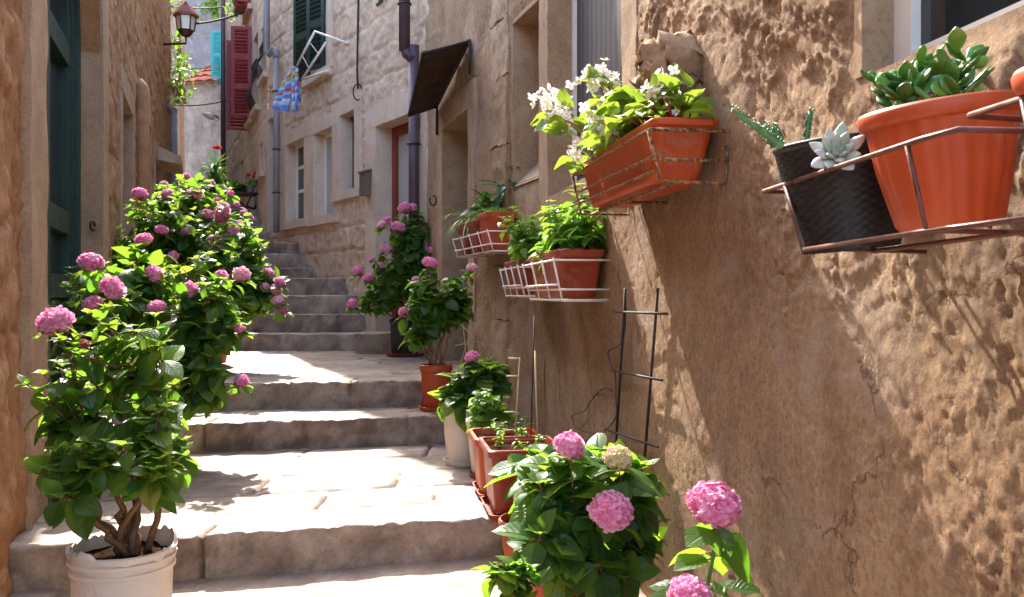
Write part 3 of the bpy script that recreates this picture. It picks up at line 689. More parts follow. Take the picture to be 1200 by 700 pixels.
# ---- further house with wine red shutters
rh = thing('shuttered_house', (-5, 15, 2.4), 'white fronted house at the lane end with wine red shutters', 'house')
G1 = (13.15, 13.6, 4.35, 5.1); G2 = (14.0, 14.5, 4.05, 5.2); G3 = (14.75, 15.35, 4.0, 5.5); G4 = (13.5, 13.8, 2.95, 3.4); G5 = (15.9, 16.35, 3.0, 3.5); G6 = (14.9, 15.6, 5.9, 6.9)
hh = [G1, G2, G3, G4, G5, G6]
mb = MB(); WH.sheet(mb, np.arange(13.01, 19.1, 0.045), np.arange(1.9, 7.6, 0.04), block_disp(hh, WH.k, 401, (0.24, 0.34), (0.3, 0.7), 0.016, 0.02, 13, 19.2), hh)
WH.box(mb, 13.02, 19.1, 7.55, 7.7, -0.35, 0.0); box(mb, (-6.1, 19.05, 2.3), (-3.0, 19.5, 7.7))
mb.build('wall', M['midjamb'], rh)
for k, w in enumerate(hh):
    surround(rh, WH, *w, w=0.14, proud=0.02, depth=0.22, mat='midjamb', amp=0.003, seed=170 + 5 * k, res=0.1, sill_out=0.05)
    framed_pane(rh, WH, *w, -0.16, 0.05, 'wood_dark' if k in (3, 4) else 'white_frame', 'glass')
for w in (G1, G2):                                                      # bellied wrought iron grilles
    mb = MB(); nb = 7
    for i in range(nb):
        D = w[0] - 0.02 + (w[1] - w[0] + 0.04) * i / (nb - 1)
        tube(mb, [WH.P(D, w[2] + (w[3] - w[2]) * t * 0.62, 0.04 + 0.10 * math.sin(math.pi * min(1, t * 1.3 + 0.1)) ** 2) for t in np.linspace(0, 1, 9)], 0.009, 5)
    for t in (0.0, 0.62): tube(mb, [WH.P(D, w[2] + (w[3] - w[2]) * t, 0.045) for D in (w[0] - .03, w[1] + .03)], 0.012, 5)
    mb.build('window_grille', M['iron'], rh)
h0 = WH.P(G3[0], 0, 0.02); shutter_leaf(rh, h0, (-1.0, -0.15), 0.33, 4.03, 5.50, 'red_paint')
h0 = WH.P(G3[1], 0, 0.02); shutter_leaf(rh, h0, (-1.0, -0.30), 0.34, 3.9, 5.42, 'red_paint')
h0 = WH.P(G6[0], 0, 0.02); shutter_leaf(rh, h0, (-1.0, 0.15), 0.28, 5.9, 6.9, 'red_paint')
mb = MB(); tube(mb, [(-6.11, 18.95, 2.4), (-6.11, 18.95, 8.4)], 0.05, 12); pd = mb.build('downpipe', M['pipe_brown'], rh)

# ---- left house: ochre rubble
lh = thing('ochre_house', (-2.2, 4.5, 0), 'rough ochre stone house with the tall dark green arched door', 'house')
DG = (3.90, 6.0, 0.26, 3.85); D2 = (7.5, 8.5, 0.5, 2.80); D3 = (9.96, 11.3, 1.0, 3.19); D4 = (12.4, 13.4, 1.6, 3.0)
hl = [DG, D2, D3, D4]
mb = MB()
WLF.sheet(mb, geo(2.6, 18.0, 0.0058), np.arange(-0.12, 7.2, 0.032), block_disp(hl, WLF.k, 501, (0.3, 0.5), (0.4, 0.9), 0.014, 0.036, 2.5, 18.2, 0.08), hl + [(2.0, 7.8, 4.3, 9), (7.8, 12.6, 5.6, 9)])
WLF.box(mb, -0.5, 2.6, -0.1, 4.3, -0.35, 0.0); WLF.box(mb, 2.6, 18.0, -0.1, 4.2, -0.8, -0.3); WLF.box(mb, 2.6, 7.8, 4.1, 4.35, -0.5, -0.06); WLF.box(mb, 7.8, 12.6, 4.0, 5.65, -0.5, -0.08); WLF.box(mb, 12.6, 18.0, 5.2, 7.25, -0.5, -0.08)
mb.build('wall', M['leftstone'], lh)
for sd_ in 'nf': surround(lh, WLF, DG[0], DG[1], 0.0, DG[3], w=0.3, proud=0.035, depth=0.2, mat='jamb', sides=sd_, amp=0.01, seed=201, wn=0.37, wf=0.33, res=0.03, name='door_jamb')
# arch stones closing the head of the door
mb = MB(); cD = (DG[0] + DG[1]) / 2; rr = (DG[1] - DG[0]) / 2; zs = 2.72; N = 40; v = []
for i in range(N + 1):
    a = math.pi * i / N; D, z = cD - rr * math.cos(a), zs + rr * math.sin(a) * 0.95
    for o in (0.02, -0.19): v.append(WLF.P(D, z, o))
    for o in (0.02, -0.19): v.append(WLF.P(D, DG[3] + 0.02, o))
f = []
for i in range(N):
    a, b = 4 * i, 4 * i + 4; f += [(a, b, b + 2, a + 2), (a + 1, a + 3, b + 3, b + 1), (a, a + 1, b + 1, b)]
mb.add(v, f, 0.25); mb.build('arch', M['leftstone'], lh, sharp=40)
# the green door: arched frame, mullion, rails and glass
mb = MB()
def archbar(ri, ro, o0, o1):
    v = []; N = 36
    pts = [(cD - 1, 0.26)]
    for i in range(N + 1):
        a = math.pi * i / N
        for r_ in (ri, ro):
            for o in (o0, o1): v.append(WLF.P(cD - r_ * math.cos(a), zs + r_ * math.sin(a) * 0.95, o))
    f = []
    for i in range(N):
        a, b = 4 * i, 4 * i + 4
        f += [(a, b, b + 1, a + 1), (a + 2, a + 3, b + 3, b + 2), (a, a + 2, b + 2, b), (a + 1, b + 1, b + 3, a + 3)]
    mb.add(v, f)
k = WLF.k
for ri, ro, o0, o1 in ((rr - 0.10, rr, -0.19, -0.10), (rr - 0.19, rr - 0.10, -0.19, -0.125), (rr - 0.28, rr - 0.20, -0.19, -0.14)):
    archbar(ri, ro, o0, o1)
    for D0, D1 in ((cD - ro, cD - ri), (cD + ri, cD + ro)): WLF.box(mb, D0, D1, 0.27, zs, o0, o1)
WLF.box(mb, cD - 0.06, cD + 0.06, 0.27, zs + rr * 0.9, -0.188, -0.13)
for z in (0.36, 1.15, 1.55, 2.62): WLF.box(mb, cD - rr + 0.2, cD + rr - 0.2, z - 0.07, z + 0.07, -0.187, -0.135)
gd = mb.build('door', M['green_paint'], lh, smooth=False)
mb = MB(); WLF.box(mb, DG[0], DG[1], 0.2, DG[3], -0.24, -0.185); mb.build('pane', M['glass'], gd, smooth=False)
mb = MB(); rblock(mb, (-2.62, 4.05, -0.05), (-1.98, 5.0, 0.25), 0.05, 0.02, 3, 0.7); mb.build('door_step', M['step'], lh)
for (w, sd, wf) in ((D2, 211, 0.2), (D3, 221, 0.25), (D4, 231, 0.2)):
    surround(lh, WLF, *w, w=0.2, proud=0.03, depth=0.22, mat='jamb', sides='nft', amp=0.008, seed=sd, wf=wf)
    mb = MB(); WLF.box(mb, w[0] - .02, w[1] + .02, w[2] - .1, w[3] + .02, -0.2, -0.13 if w is not D3 else -0.17); mb.build('door', M['wood_dark'] if w is not D3 else M['jamb'], lh, smooth=False)
mb = MB(); tube(mb, [WLF.P(9.3, 0.6, 0.06), WLF.P(9.3, 3.25, 0.06), WLF.P(9.3, 3.33, 0.03)], [0.07, 0.07, 0.03], 14); mb.build('stone_shaft', M['leftstone'], lh)
mb = MB()                                                                 # little hood over the last door
v = [WLF.P(D, z, o) for D in (12.9, 14.1) for z, o in ((3.05, 0.0), (3.25, 0.0), (3.10, 0.34), (2.98, 0.34))]
mb.add(v, [(0, 1, 2, 3), (4, 7, 6, 5), (0, 4, 5, 1), (1, 5, 6, 2), (2, 6, 7, 3), (3, 7, 4, 0)], 0.8); mb.build('door_hood', M['jamb'], lh, smooth=False)
mb = MB(); c = WLF.P(16.6, 0, 0.12); tube(mb, [c + V3(0, 0, 2.4), c + V3(0, 0, 4.5)], 0.065, 12); tube(mb, [c + V3(0, 0, 4.48), c + V3(-0.1, 0.03, 4.6)], 0.075, 12); mb.build('downpipe', M['pipe_grey'], lh)
mb = MB(); c = WLF.P(5.92, 1.55, -0.02); tube(mb, [c + V3(0.0, 0.03 * math.cos(a), 0.03 * math.sin(a)) for a in np.linspace(0, 5.6, 14)], 0.008, 6); mb.build('iron_ring', M['iron'], lh)

# ---- far left house
WF = Wall(-1.35, -0.309, 'left')
fh = thing('far_stone_house', (-7.5, 20, 2.4), 'narrow sliver of pale house past the ochre wall under the lantern', 'house')
mb = MB(); WF.sheet(mb, np.arange(18.0, 24.0, 0.06), np.arange(2.3, 9.0, 0.06), block_disp([], WF.k, 601, (0.25, 0.35), (0.3, 0.6), 0.02, 0.03, 18, 24)); box(mb, (-9.5, 18.05, 2.3), (-6.96, 18.2, 9.0))
mb.build('wall', M['midstone'], fh)
mb = MB(); WF.box(mb, 18.3, 20.2, 5.4, 5.5, 0.0, 0.25); mb.build('cornice', M['jamb'], fh, smooth=False)
mb = MB(); WF.box(mb, 20.6, 21.3, 5.9, 7.2, 0.02, 0.06); mb.build('shutter', M['wood_dark'], fh, smooth=False)

# ---- round apse with a tiled half cone and the grey tower behind
ap = thing('round_apse', (-8.8, 28.5, 2.4), 'round blotched apse wall under orange roof tiles at the lane end', 'building')
ac = V3(-8.8, 28.6, 0); ar = 1.78
mb = MB(); lathe(mb, ac, [(ar, 2.2)] + [(ar + 0.01 * math.sin(z * 9), z) for z in np.arange(2.6, 7.3, 0.2)] + [(ar, 7.35), (ar + 0.08, 7.38), (ar + 0.1, 7.5), (ar, 7.5)], 72); mb.build('wall', M['apse'], ap)
mb = MB(); nt = 34; v = []; f = []; rows = 6
for r_ in range(rows):
    for i in range(nt):
        a0 = 2 * math.pi * i / nt; ro, ri = ar + 0.22 - r_ * 0.34, ar + 0.22 - (r_ + 1) * 0.34 - 0.05
        if ri < 0.05: ri = 0.05
        zo, zi = 7.42 + r_ * 0.24, 7.42 + (r_ + 1) * 0.24 + 0.02
        w = math.pi / nt; pts = []
        for (rad, z, up) in ((ro, zo + 0.03, 0.05), (ri, zi, 0.03)):
            for kk in range(5):
                aa = a0 + w * (kk - 2) / 2 * 0.95; hz = up * math.cos((kk - 2) / 2 * math.pi / 2)
                pts.append(ac + V3(rad * math.cos(aa), rad * math.sin(aa), z + hz))
        mb.add(pts, [(kk, kk + 1, kk + 6, kk + 5) for kk in range(4)], rnd.random())
    lathe(mb, ac, [(ro - 0.03, zo - 0.01), (max(0.04, ri), zi - 0.03)], 40)
mb.build('roof', M['tile'], ap)
mb = MB()
for z0_, z1_, a in ((4.8, 6.3, -2.62),):
    c = ac + V3((ar + 0.01) * math.cos(a), (ar + 0.01) * math.sin(a), 0); box(mb, (c[0] - 0.1, c[1] - 0.06, z0_), (c[0] + 0.12, c[1] + 0.1, z1_))
mb.build('window', M['glass'], ap, smooth=False)
tw = thing('stone_tower', (-9.5, 36, 2.4), 'tall grey tower rising behind the orange tiled apse', 'tower')
mb = MB(); ds = np.arange(-16, -2, 0.12); zs_ = np.arange(2, 22, 0.12); X, Z = [g.ravel() for g in np.meshgrid(ds, zs_)]
p = np.stack([X, 0 * X, Z], -1); ed, t1, t2 = blocks(X, Z, 701, (0.4, 0.6), (0.6, 1.2), 22, -17, -1)
mb.add(np.stack([X, 34 + 0.02 * fbm(p, 3, 3, 1) + 0.03 * (1 - sstep(0, .06, ed)), Z], -1), grid_faces(len(ds), len(zs_)), np.clip(0.35 + 0.3 * t1, 0, 1))
box(mb, (-16, 34.1, 2), (-2, 40, 22)); mb.build('wall', M['tower'], tw)
mb = MB(); box(mb, (-10.75, 33.8, 7), (-10.55, 34.1, 20)); mb.build('buttress_strip', M['apse'], tw, smooth=False)
for b0, b1 in (((-12, 33.7, 8.5), (-10.9, 34.1, 8.7)), ((-10.9, 33.7, 10.2), (-9.0, 34.1, 10.35))):
    mb = MB(); box(mb, b0, b1); mb.build('string_course', M['tower'], tw, smooth=False)
# house beyond with turquoise shutters
th_ = thing('turquoise_shutter_house', (-6.6, 22, 2.4), 'house edge half hidden by the dark pipe, with turquoise shutters', 'house')
mb = MB(); box(mb, (-6.93, 21.5, 2.3), (-5, 26, 10)); mb.build('wall', M['midjamb'], th_, smooth=False)
shutter_leaf(th_, (-6.96, 21.55, 0), (-1, -0.25), 0.27, 6.28, 7.42, 'turq_paint', panels=2)
shutter_leaf(th_, (-7.0, 22.25, 0), (-1, -0.1), 0.30, 6.28, 7.2, 'turq_paint', panels=2)


# ------------------------------------------------------------------ plants: leaves, shoots, flower heads
def leaf_geo(L, W, fold=0.25, curl=0.3, n=6, wide=0.42, tip=1.3, wave=0.0):
    """ovate leaf along +Y, midrib at x = 0; returns vertices, faces, uv"""
    v, uv = [], []
    for i in range(n + 1):
        t = i / n
        w = W / 2 * (math.sin(math.pi * t ** (math.log(0.5) / math.log(wide))) ** 0.85 if 0 < t < 1 else 0.02) * (1 - 0.12 * t)
        ang = curl * t * t; y = L * (t - 0.10 * curl * t ** 3); z = -L * 0.5 * curl * t * t
        for x in (-1, -0.5, 0, 0.5, 1):
            zz = abs(x) * w * fold * (1 - 0.35 * abs(x)) + wave * W * math.sin(t * 9 + x * 2) * abs(x)
            v.append((x * w, y, z + zz)); uv.append((x, t))
    f = []
    for i in range(n):
        for k in range(4):
            a = i * 5 + k; f.append((a, a + 1, a + 6, a + 5))
    return np.array(v), f, np.array(uv)
def strip_geo(L, W, droop, n=9, fold=0.3):
    v, uv = [], []
    for i in range(n + 1):
        t = i / n; w = W / 2 * (1 - t ** 2.2) * (0.6 + 0.4 * min(1, t * 5)) + 0.0006
        a = droop * t; y = L * (math.sin(a) / droop if abs(droop) > 1e-3 else t); z = -L * ((1 - math.cos(a)) / droop if abs(droop) > 1e-3 else 0)
        for x in (-1, 0, 1): v.append((x * w, y, z + abs(x) * w * fold)); uv.append((x, t))
    f = []
    for i in range(n):
        for k in range(2):
            a = i * 3 + k; f.append((a, a + 1, a + 4, a + 3))
    return np.array(v), f, np.array(uv)
def frame(d, up):
    d = d / (np.linalg.norm(d) + 1e-9); x = np.cross(d, up); x = x / (np.linalg.norm(x) + 1e-9); z = np.cross(x, d)
    return np.stack([x, d, z], 1)
class Leaves:
    def __init__(s, geos, seed): s.g = geos; s.mb = MB(); s.r = random.Random(seed)
    def add(s, base, d, up, scale, tone=None):
        v, f, uv = s.g[s.r.randrange(len(s.g))]
        Rm = frame(np.asarray(d, float), np.asarray(up, float))
        s.mb.add((v * scale) @ Rm.T + base, f, (min(0.9, max(0, s.r.gauss(0.42, 0.2))) if s.r.random() > 0.022 else s.r.uniform(0.92, 1.0)) if tone is None else tone, uv)
HYD = [leaf_geo(1, 0.72, f, c, 6, 0.44, wave=w) for f, c, w in ((0.25, 0.5, 0.02), (0.4, 0.9, 0.03), (0.15, 0.25, 0.02), (0.3, 0.7, -0.03), (0.5, 0.3, 0.02))]
BAS = [leaf_geo(1, 0.6, f, c, 5, 0.45) for f, c in ((0.5, 0.7), (0.3, 1.0), (0.6, 1.2))]
BEG = [leaf_geo(1, 0.8, f, c, 6, 0.35, wave=w) for f, c, w in ((0.35, 0.6, 0.04), (0.6, 0.3, 0.05), (0.2, 0.8, 0.06))]
DRK = [leaf_geo(1, 0.36, f, c, 6, 0.5) for f, c in ((0.3, 0.5), (0.4, 0.9))]

def head_mesh(seed, florets, mat, name, petals=4, size=0.2, openness=1.0):
    """mop-head: florets of four petals on a slightly flattened ball of diameter 1"""
    rg = random.Random(seed); mb = MB(); ga = math.pi * (3 - math.sqrt(5))
    # green core so that no light shows through the ball
    for i in range(florets):
        zt = 1 - 1.72 * (i + 0.5) / florets; r = math.sqrt(max(0, 1 - zt * zt)); a = ga * i
        n = V3(r * math.cos(a), r * math.sin(a), zt) + V3(*[rg.gauss(0, 0.07) for _ in range(3)]); n /= np.linalg.norm(n)
        c = n * V3(0.42, 0.42, 0.36) * (1 + rg.gauss(0, 0.055))
        n2 = n + V3(*[rg.gauss(0, 0.22) for _ in range(3)])
        Rm = frame(np.cross(n2, V3(rg.gauss(0, 1), rg.gauss(0, 1), rg.gauss(0, 1))), n2)
        tone = min(1, max(0, rg.gauss(0.5, 0.22))); s = size * rg.uniform(0.85, 1.15) * 0.62
        for p in range(petals):
            b = 2 * math.pi * p / petals + rg.gauss(0, 0.12); cb, sb = math.cos(b), math.sin(b)
            q = []
            for (u, w, h) in ((0.06, 0, 0), (0.45, -0.42, 0.06), (0.55, 0, 0.02), (0.45, 0.42, 0.06), (0.9, -0.36, 0.10), (1.02, 0, 0.12), (0.9, 0.36, 0.10)):
                hh = h * openness + rg.gauss(0, 0.04); q.append(((u * cb - w * sb) * s, (u * sb + w * cb) * s, hh * s * 1.6))
            mb.add(np.array(q) @ Rm.T + c, [(0, 1, 2), (0, 2, 3), (1, 4, 5, 2), (2, 5, 6, 3)], np.clip([tone - 0.25, tone, tone, tone, tone + .15, tone + .2, tone + .15], 0, 1))
    v = []; n = 12
    for j in range(9):
        for i in range(n):
            th, ph = math.pi * j / 8, 2 * math.pi * i / n; v.append((0.33 * math.sin(th) * math.cos(ph), 0.33 * math.sin(th) * math.sin(ph), 0.28 * math.cos(th)))
    mb.add(v, grid_faces(n, 9, True), 0.1)
    return mb.mesh(name, mat, smooth=False)
HEADS = {'pink': [head_mesh(3 + k, 80 + 8 * k, M['pink'], 'flower_head', size=0.26 + .015 * k) for k in range(5)], 'deep': [head_mesh(21, 90, M['deep_pink'], 'flower_head', openness=2.0)],
         'pale': [head_mesh(41, 88, M['pale_pink'], 'flower_head', size=0.28)], 'green': [head_mesh(31, 100, M['greenish'], 'flower_head', openness=1.6)]}

def shoot(st, lv, base, tip, rg, leaf, r0, pairs=5, start=0.4, bow=0.15, top=True, stemtone=0.5, whorl=0):
    base, tip = V3(*base), V3(*tip); d = tip - base; L = np.linalg.norm(d)
    midp = base + d * 0.45 + V3(0, 0, bow * L) * 0.8 + V3(rg.gauss(0, 0.07), rg.gauss(0, 0.07), 0) * L
    midp[:2] = base[:2] * 0.6 + midp[:2] * 0.4 if bow > 0.1 else midp[:2]
    pts = bez(base, midp, tip, 9); tube(st, pts, list(np.linspace(r0, r0 * 0.4, 9)), 5, stemtone)
    phase = rg.uniform(0, math.pi)
    for k in range(pairs):
        t = start + (1 - start) * (k + 0.5) / pairs; i = min(7, int(t * 8)); fr = t * 8 - i; p = pts[i] * (1 - fr) + pts[i + 1] * fr
        ax = pts[i + 1] - pts[i]; ax /= np.linalg.norm(ax) + 1e-9
        u = np.cross(ax, V3(0.3, 0.2, 1)); u /= np.linalg.norm(u) + 1e-9; w = np.cross(ax, u)
        ph = phase + k * math.pi / 2
        for sgn in (0, math.pi):
            o = math.cos(ph + sgn) * u + math.sin(ph + sgn) * w
            dirv = o * 0.95 + ax * rg.uniform(0.05, 0.5) + V3(rg.gauss(0, .22), rg.gauss(0, .22), max(-.75, min(.5, rg.gauss(-0.12, 0.3))))
            sc = leaf * rg.uniform(0.55, 1.25) * (0.75 + 0.4 * math.sin(math.pi * min(1, t)))
            tube(st, [p, p + dirv * 0.12 * sc], 0.0022, 4, 0.8, False)
            lv.add(p + dirv * 0.1 * sc, dirv, ax * 0.6 + V3(rg.gauss(0, .3), rg.gauss(0, .3), 0.8), sc)
    if top:
        for q in range(4):
            a = phase + q * math.pi / 2 + 0.4; dirv = V3(math.cos(a), math.sin(a), 0.7 + rg.gauss(0, .25))
            lv.add(tip, dirv, V3(0, 0, 1), leaf * rg.uniform(0.35, 0.6), min(0.9, 0.65 + 0.15 * rg.random()))

def bush(root, base, heads, clouds, leaf, seed, nbase=6, r0=0.007, spread=0.05, pairs=5, mat='hyd', geos=HYD, stem='stem_brown', bow=0.15, start=0.4):
    """shoots from the pot to every flower head and to points through the crown's volume"""
    rg = random.Random(seed); st = MB(); lv = Leaves(geos, seed); base = V3(*base); mains = []
    for k in range(nbase):                                             # a few crooked main stems carry all the shoots
        cl = clouds[k % len(clouds)]; c = pix(*cl[:3]) + V3(rg.uniform(-.6, .6) * cl[3], rg.uniform(-.6, .6) * cl[4], rg.uniform(-.6, 0) * cl[5])
        b = base + V3(rg.gauss(0, spread * .6), rg.gauss(0, spread * .6), 0); e = b + (c - b) * 0.8
        m = (b + e) / 2 + V3(rg.gauss(0, .12), rg.gauss(0, .12), 0.1) * np.linalg.norm(e - b)
        P_ = bez(b, m, e, 10); P_ = [q + V3(rg.gauss(0, .006), rg.gauss(0, .006), 0) for q in P_]; tube(st, P_, list(np.linspace(r0 * 1.25, r0 * 0.7, 10)), 6, 0.4); mains += P_[2:]
    mains = np.array(mains)
    def root_of(tip):
        d = np.linalg.norm(mains - tip, axis=1) + np.maximum(0, mains[:, 2] - tip[2]) * 1.5 + np.array([rg.uniform(0, .12) for _ in mains]) * np.linalg.norm(tip - base)
        return mains[d.argmin()]
    for (px, py, dia, D, kind) in heads:
        hp = pix(px, py, D); size = dia * D / F
        tp = hp - V3(0, 0, size * 0.3); shoot(st, lv, root_of(tp), tp, rg, leaf, r0 * .6, max(2, pairs - 1), min(.3, start), bow, False)
        for q in range(4):                                             # collar of leaves under the head
            a = rg.uniform(0, 6.28) ; lv.add(hp - V3(0, 0, size * 0.36), V3(math.cos(a), math.sin(a), rg.uniform(-.4, .25)), V3(0, 0, 1), leaf * rg.uniform(0.7, 1.05))
        if kind == 'pink' and rg.random() < 0.16: kind = 'pale'
        me = HEADS[kind][rg.randrange(len(HEADS[kind]))]
        inst('flower_head', me, root, hp, (size * rg.uniform(0.95, 1.12), size * rg.uniform(0.92, 1.08), size * rg.uniform(0.8, 1.1)), (rg.gauss(0, .3) + 0.35, rg.gauss(0, .3), rg.uniform(0, 6)))
    for (px, py, D, rx, ry, rz, n) in clouds:
        c = pix(px, py, D)
        for k in range(n):
            while True:
                q = V3(rg.uniform(-1, 1), rg.uniform(-1, 1), rg.uniform(-1, 1)); l = np.linalg.norm(q)
                if 0.35 < l < 1 and float(vnoise((c + q * V3(rx, ry, rz)) * 13, seed)) > -0.1: break
            tp = c + q * V3(rx, ry, rz); shoot(st, lv, root_of(tp), tp, rg, leaf, r0 * rg.uniform(0.4, .6), pairs, min(.25, start), bow * .6)
    st.build('stem', M[stem], root); lv.mb.build('foliage', M[mat], root)

def pot_prof(rt, rb, h, rim=0.03, lip=0.012, th=0.006, foot=0.0):
    """outside up, over the lip, down the inside"""
    return [(0.0, 0.001), (rb * 0.6, 0.001), (rb - 0.006, 0.0), (rb, 0.008), (rb + (rt - rb) * 0.5, h * 0.5), (rt - lip * 0.9, h - rim), (rt - 0.002, h - rim + 0.003), (rt + 0.001, h - rim * 0.6), (rt + 0.002, h - 0.006), (rt - 0.002, h), (rt - th, h + 0.001), (rt - th - 0.003, h - 0.006), (rt - lip - th, h - rim), (rb, h * 0.5)]
def round_pot(root, c, rt, rb, h, mat, rim=0.03, lip=0.012, tilt=None, soil=0.03, saucer=None, ribs=0, name='pot', smat=None, warp=None, n=56):
    c = V3(*c); mb = MB()
    wf = warp or ((lambda a, k: (0, 0.0016 * math.cos(ribs * a) if 2 < k < 6 else 0)) if ribs else None)
    prof = pot_prof(rt, rb, h, rim, lip)
    fine = []
    for (a, b) in zip(prof[:-1], prof[1:]):
        fine.append(a)
        if abs(a[1] - b[1]) > 0.05: fine += [(a[0] + (b[0] - a[0]) * t, a[1] + (b[1] - a[1]) * t) for t in (0.33, 0.66)]
    fine.append(prof[-1])
    lathe(mb, c, prof, n, tilt, warp=wf)
    p = mb.build(name, M[mat], root, sharp=50)
    mb = MB(); off = V3(0, 0, h - soil); off = off if tilt is None else tilt @ off
    disc(mb, c + off, rt - lip - 0.004, 28, tilt, 0.008, int(c[1] * 100)); mb.build('soil', M['soil'], root)
    if saucer:
        mb = MB(); r = saucer; lathe(mb, c - V3(0, 0, 0.016), [(0, 0), (r * 0.9, 0), (r, 0.03), (r - 0.006, 0.031), (r * 0.88, 0.008), (0, 0.008)], 44); mb.build('saucer', M[smat or mat], root, sharp=50)
    return p
def rrect(cx, cy, hx, hy, r, ax, ay, n=5):
    """rounded rectangle outline in the plane of ax, ay"""
    o = []
    for (sx, sy, a0) in ((1, 1, 0), (-1, 1, 90), (-1, -1, 180), (1, -1, 270)):
        for k in range(n):
            a = R(a0 + 90 * k / (n - 1)); o.append(V3(cx, cy, 0) + ax * (sx * (hx - r) + r * math.cos(a)) + ay * (sy * (hy - r) + r * math.sin(a)))
    return o
def loft(mb, loops, zs, tilt=None, pivot=None, flute=None):
    v = []; n = len(loops[0])
    for k, (lp, z) in enumerate(zip(loops, zs)):
        for i, p in enumerate(lp): v.append(p + V3(0, 0, z))
    mb.add(v, grid_faces(n, len(loops), True) + [tuple(range(n))[::-1]]); return mb
def trough(root, c, L, Wd, h, ax, ay, mat, taper=0.8, r=0.025, rim=0.025, lip=0.012, soil=0.03, flutes=0, wavy=0.0, name='pot'):
    """rectangular planter: L along ax, Wd along ay, bottom centre at c"""
    mb = MB(); c = V3(*c); loops, zs = [], []
    def side(hx, hy, fl):
        base = rrect(c[0], c[1], hx, hy, r, ax, ay, 5)
        if not fl: dens = 1
        out = []
        for i in range(len(base)):
            a, b = base[i], base[(i + 1) % len(base)]; m = 26 if i % 5 == 4 else 1
            for t in range(m):
                p = a + (b - a) * t / m
                if fl and m > 1 and t % 2: p = p - (np.cross(V3(0, 0, 1), (b - a) / np.linalg.norm(b - a))) * -0.0035 * fl
                out.append(p)
        return out
    f = lambda t: taper + (1 - taper) * t
    for (hx, hy, z, fl) in ((L / 2 * taper - .006, Wd / 2 * taper - .006, 0, 0), (L / 2 * taper, Wd / 2 * taper, 0.006, 0), (L / 2 * f(.12), Wd / 2 * f(.12), h * .12, 0), (L / 2 * f(.16), Wd / 2 * f(.16), h * .16, flutes),
                            (L / 2 * f(.82) - .001, Wd / 2 * f(.82) - .001, h * .82, flutes), (L / 2 * f(.86), Wd / 2 * f(.86), h - rim - .002, 0), (L / 2 + lip - .003, Wd / 2 + lip - .003, h - rim, 0), (L / 2 + lip, Wd / 2 + lip, h - rim * .5, 0), (L / 2 + lip, Wd / 2 + lip, h - .004, 0),
                            (L / 2 + lip - .004, Wd / 2 + lip - .004, h, 0), (L / 2 - .004, Wd / 2 - .004, h, 0), (L / 2 - .007, Wd / 2 - .007, h - .01, 0), (L / 2 * f(.6) - .008, Wd / 2 * f(.6) - .008, h * .6, 0)):
        loops.append(side(hx, hy, fl)); zs.append(c[2] + z)
    if wavy:
        for k in range(7, 12):
            loops[k] = [p + V3(0, 0, wavy * abs(math.sin((p @ ax + p @ ay) * 55))) for p in loops[k]]
    loft(mb, loops, zs); p = mb.build(name, M[mat], root, sharp=40)
    mb = MB(); n = 14; m = 6; g = [c + V3(0, 0, h - soil) + ax * (L / 2 - .012) * (2 * i / (n - 1) - 1) * 0.97 + ay * (Wd / 2 - .012) * (2 * j / (m - 1) - 1) * 0.97 for j in range(m) for i in range(n)]
    g = np.array(g); g[:, 2] += 0.012 * fbm(g, 30, 3, 2); mb.add(g, grid_faces(n, m)); mb.build('soil', M['soil'], root)
    return p

# ------------------------------------------------------------------ hydrangeas on the left
PK, DP, GR = 'pink', 'deep', 'green'
A = thing('potted_hydrangea', (-1.19, 2.74, 0), 'bare stemmed hydrangea in the broken rimmed white bucket beside the stairs', 'hydrangea', 'hydrangeas climbing the ochre wall')
def torn(a, k):
    if k < 6: return (0, 0.0025 * math.sin(k * 3))
    t = max(0, math.sin(a * 1.0 - 2.6)) ; e = 0.012 * math.sin(a * 7) * math.sin(a * 3 + 1) + 0.008 * (1 if math.sin(a * 11) > 0.3 else 0)
    return (-0.034 * t * (1 if k > 6 else 0) + e * (k > 7), 0)
mb = MB(); prof = [(0.0, 0), (0.132, 0), (0.138, 0.01), (0.141, 0.1), (0.143, 0.2), (0.144, 0.262), (0.151, 0.265), (0.152, 0.276), (0.146, 0.279), (0.146, 0.292), (0.155, 0.295), (0.156, 0.305), (0.149, 0.309), (0.149, 0.325), (0.157, 0.329), (0.156, 0.336), (0.149, 0.345), (0.146, 0.345), (0.144, 0.33), (0.14, 0.2)]
lathe(mb, (-1.19, 2.74, 0), prof, 96, None, warp=lambda a, k: (((-0.022 * max(0, math.sin(a + 2.2)) + 0.016 * float(vnoise(V3(math.cos(a) * 4, math.sin(a) * 4, 1), 5)) + 0.008 * float(vnoise(V3(math.cos(a) * 11, math.sin(a) * 11, 1), 6)) + 0.022 * max(0, math.cos(a - 0.5)) ** 6) if 15 <= k <= 17 else 0), 0.0012 * math.sin(a * 5 + k)))
mb.build('bucket', M['white_plastic'], A, sharp=50)
mb = MB(); disc(mb, (-1.19, 2.74, 0.300), 0.141, 36, None, 0.008, 4, 9); mb.build('soil', M['soil'], A)
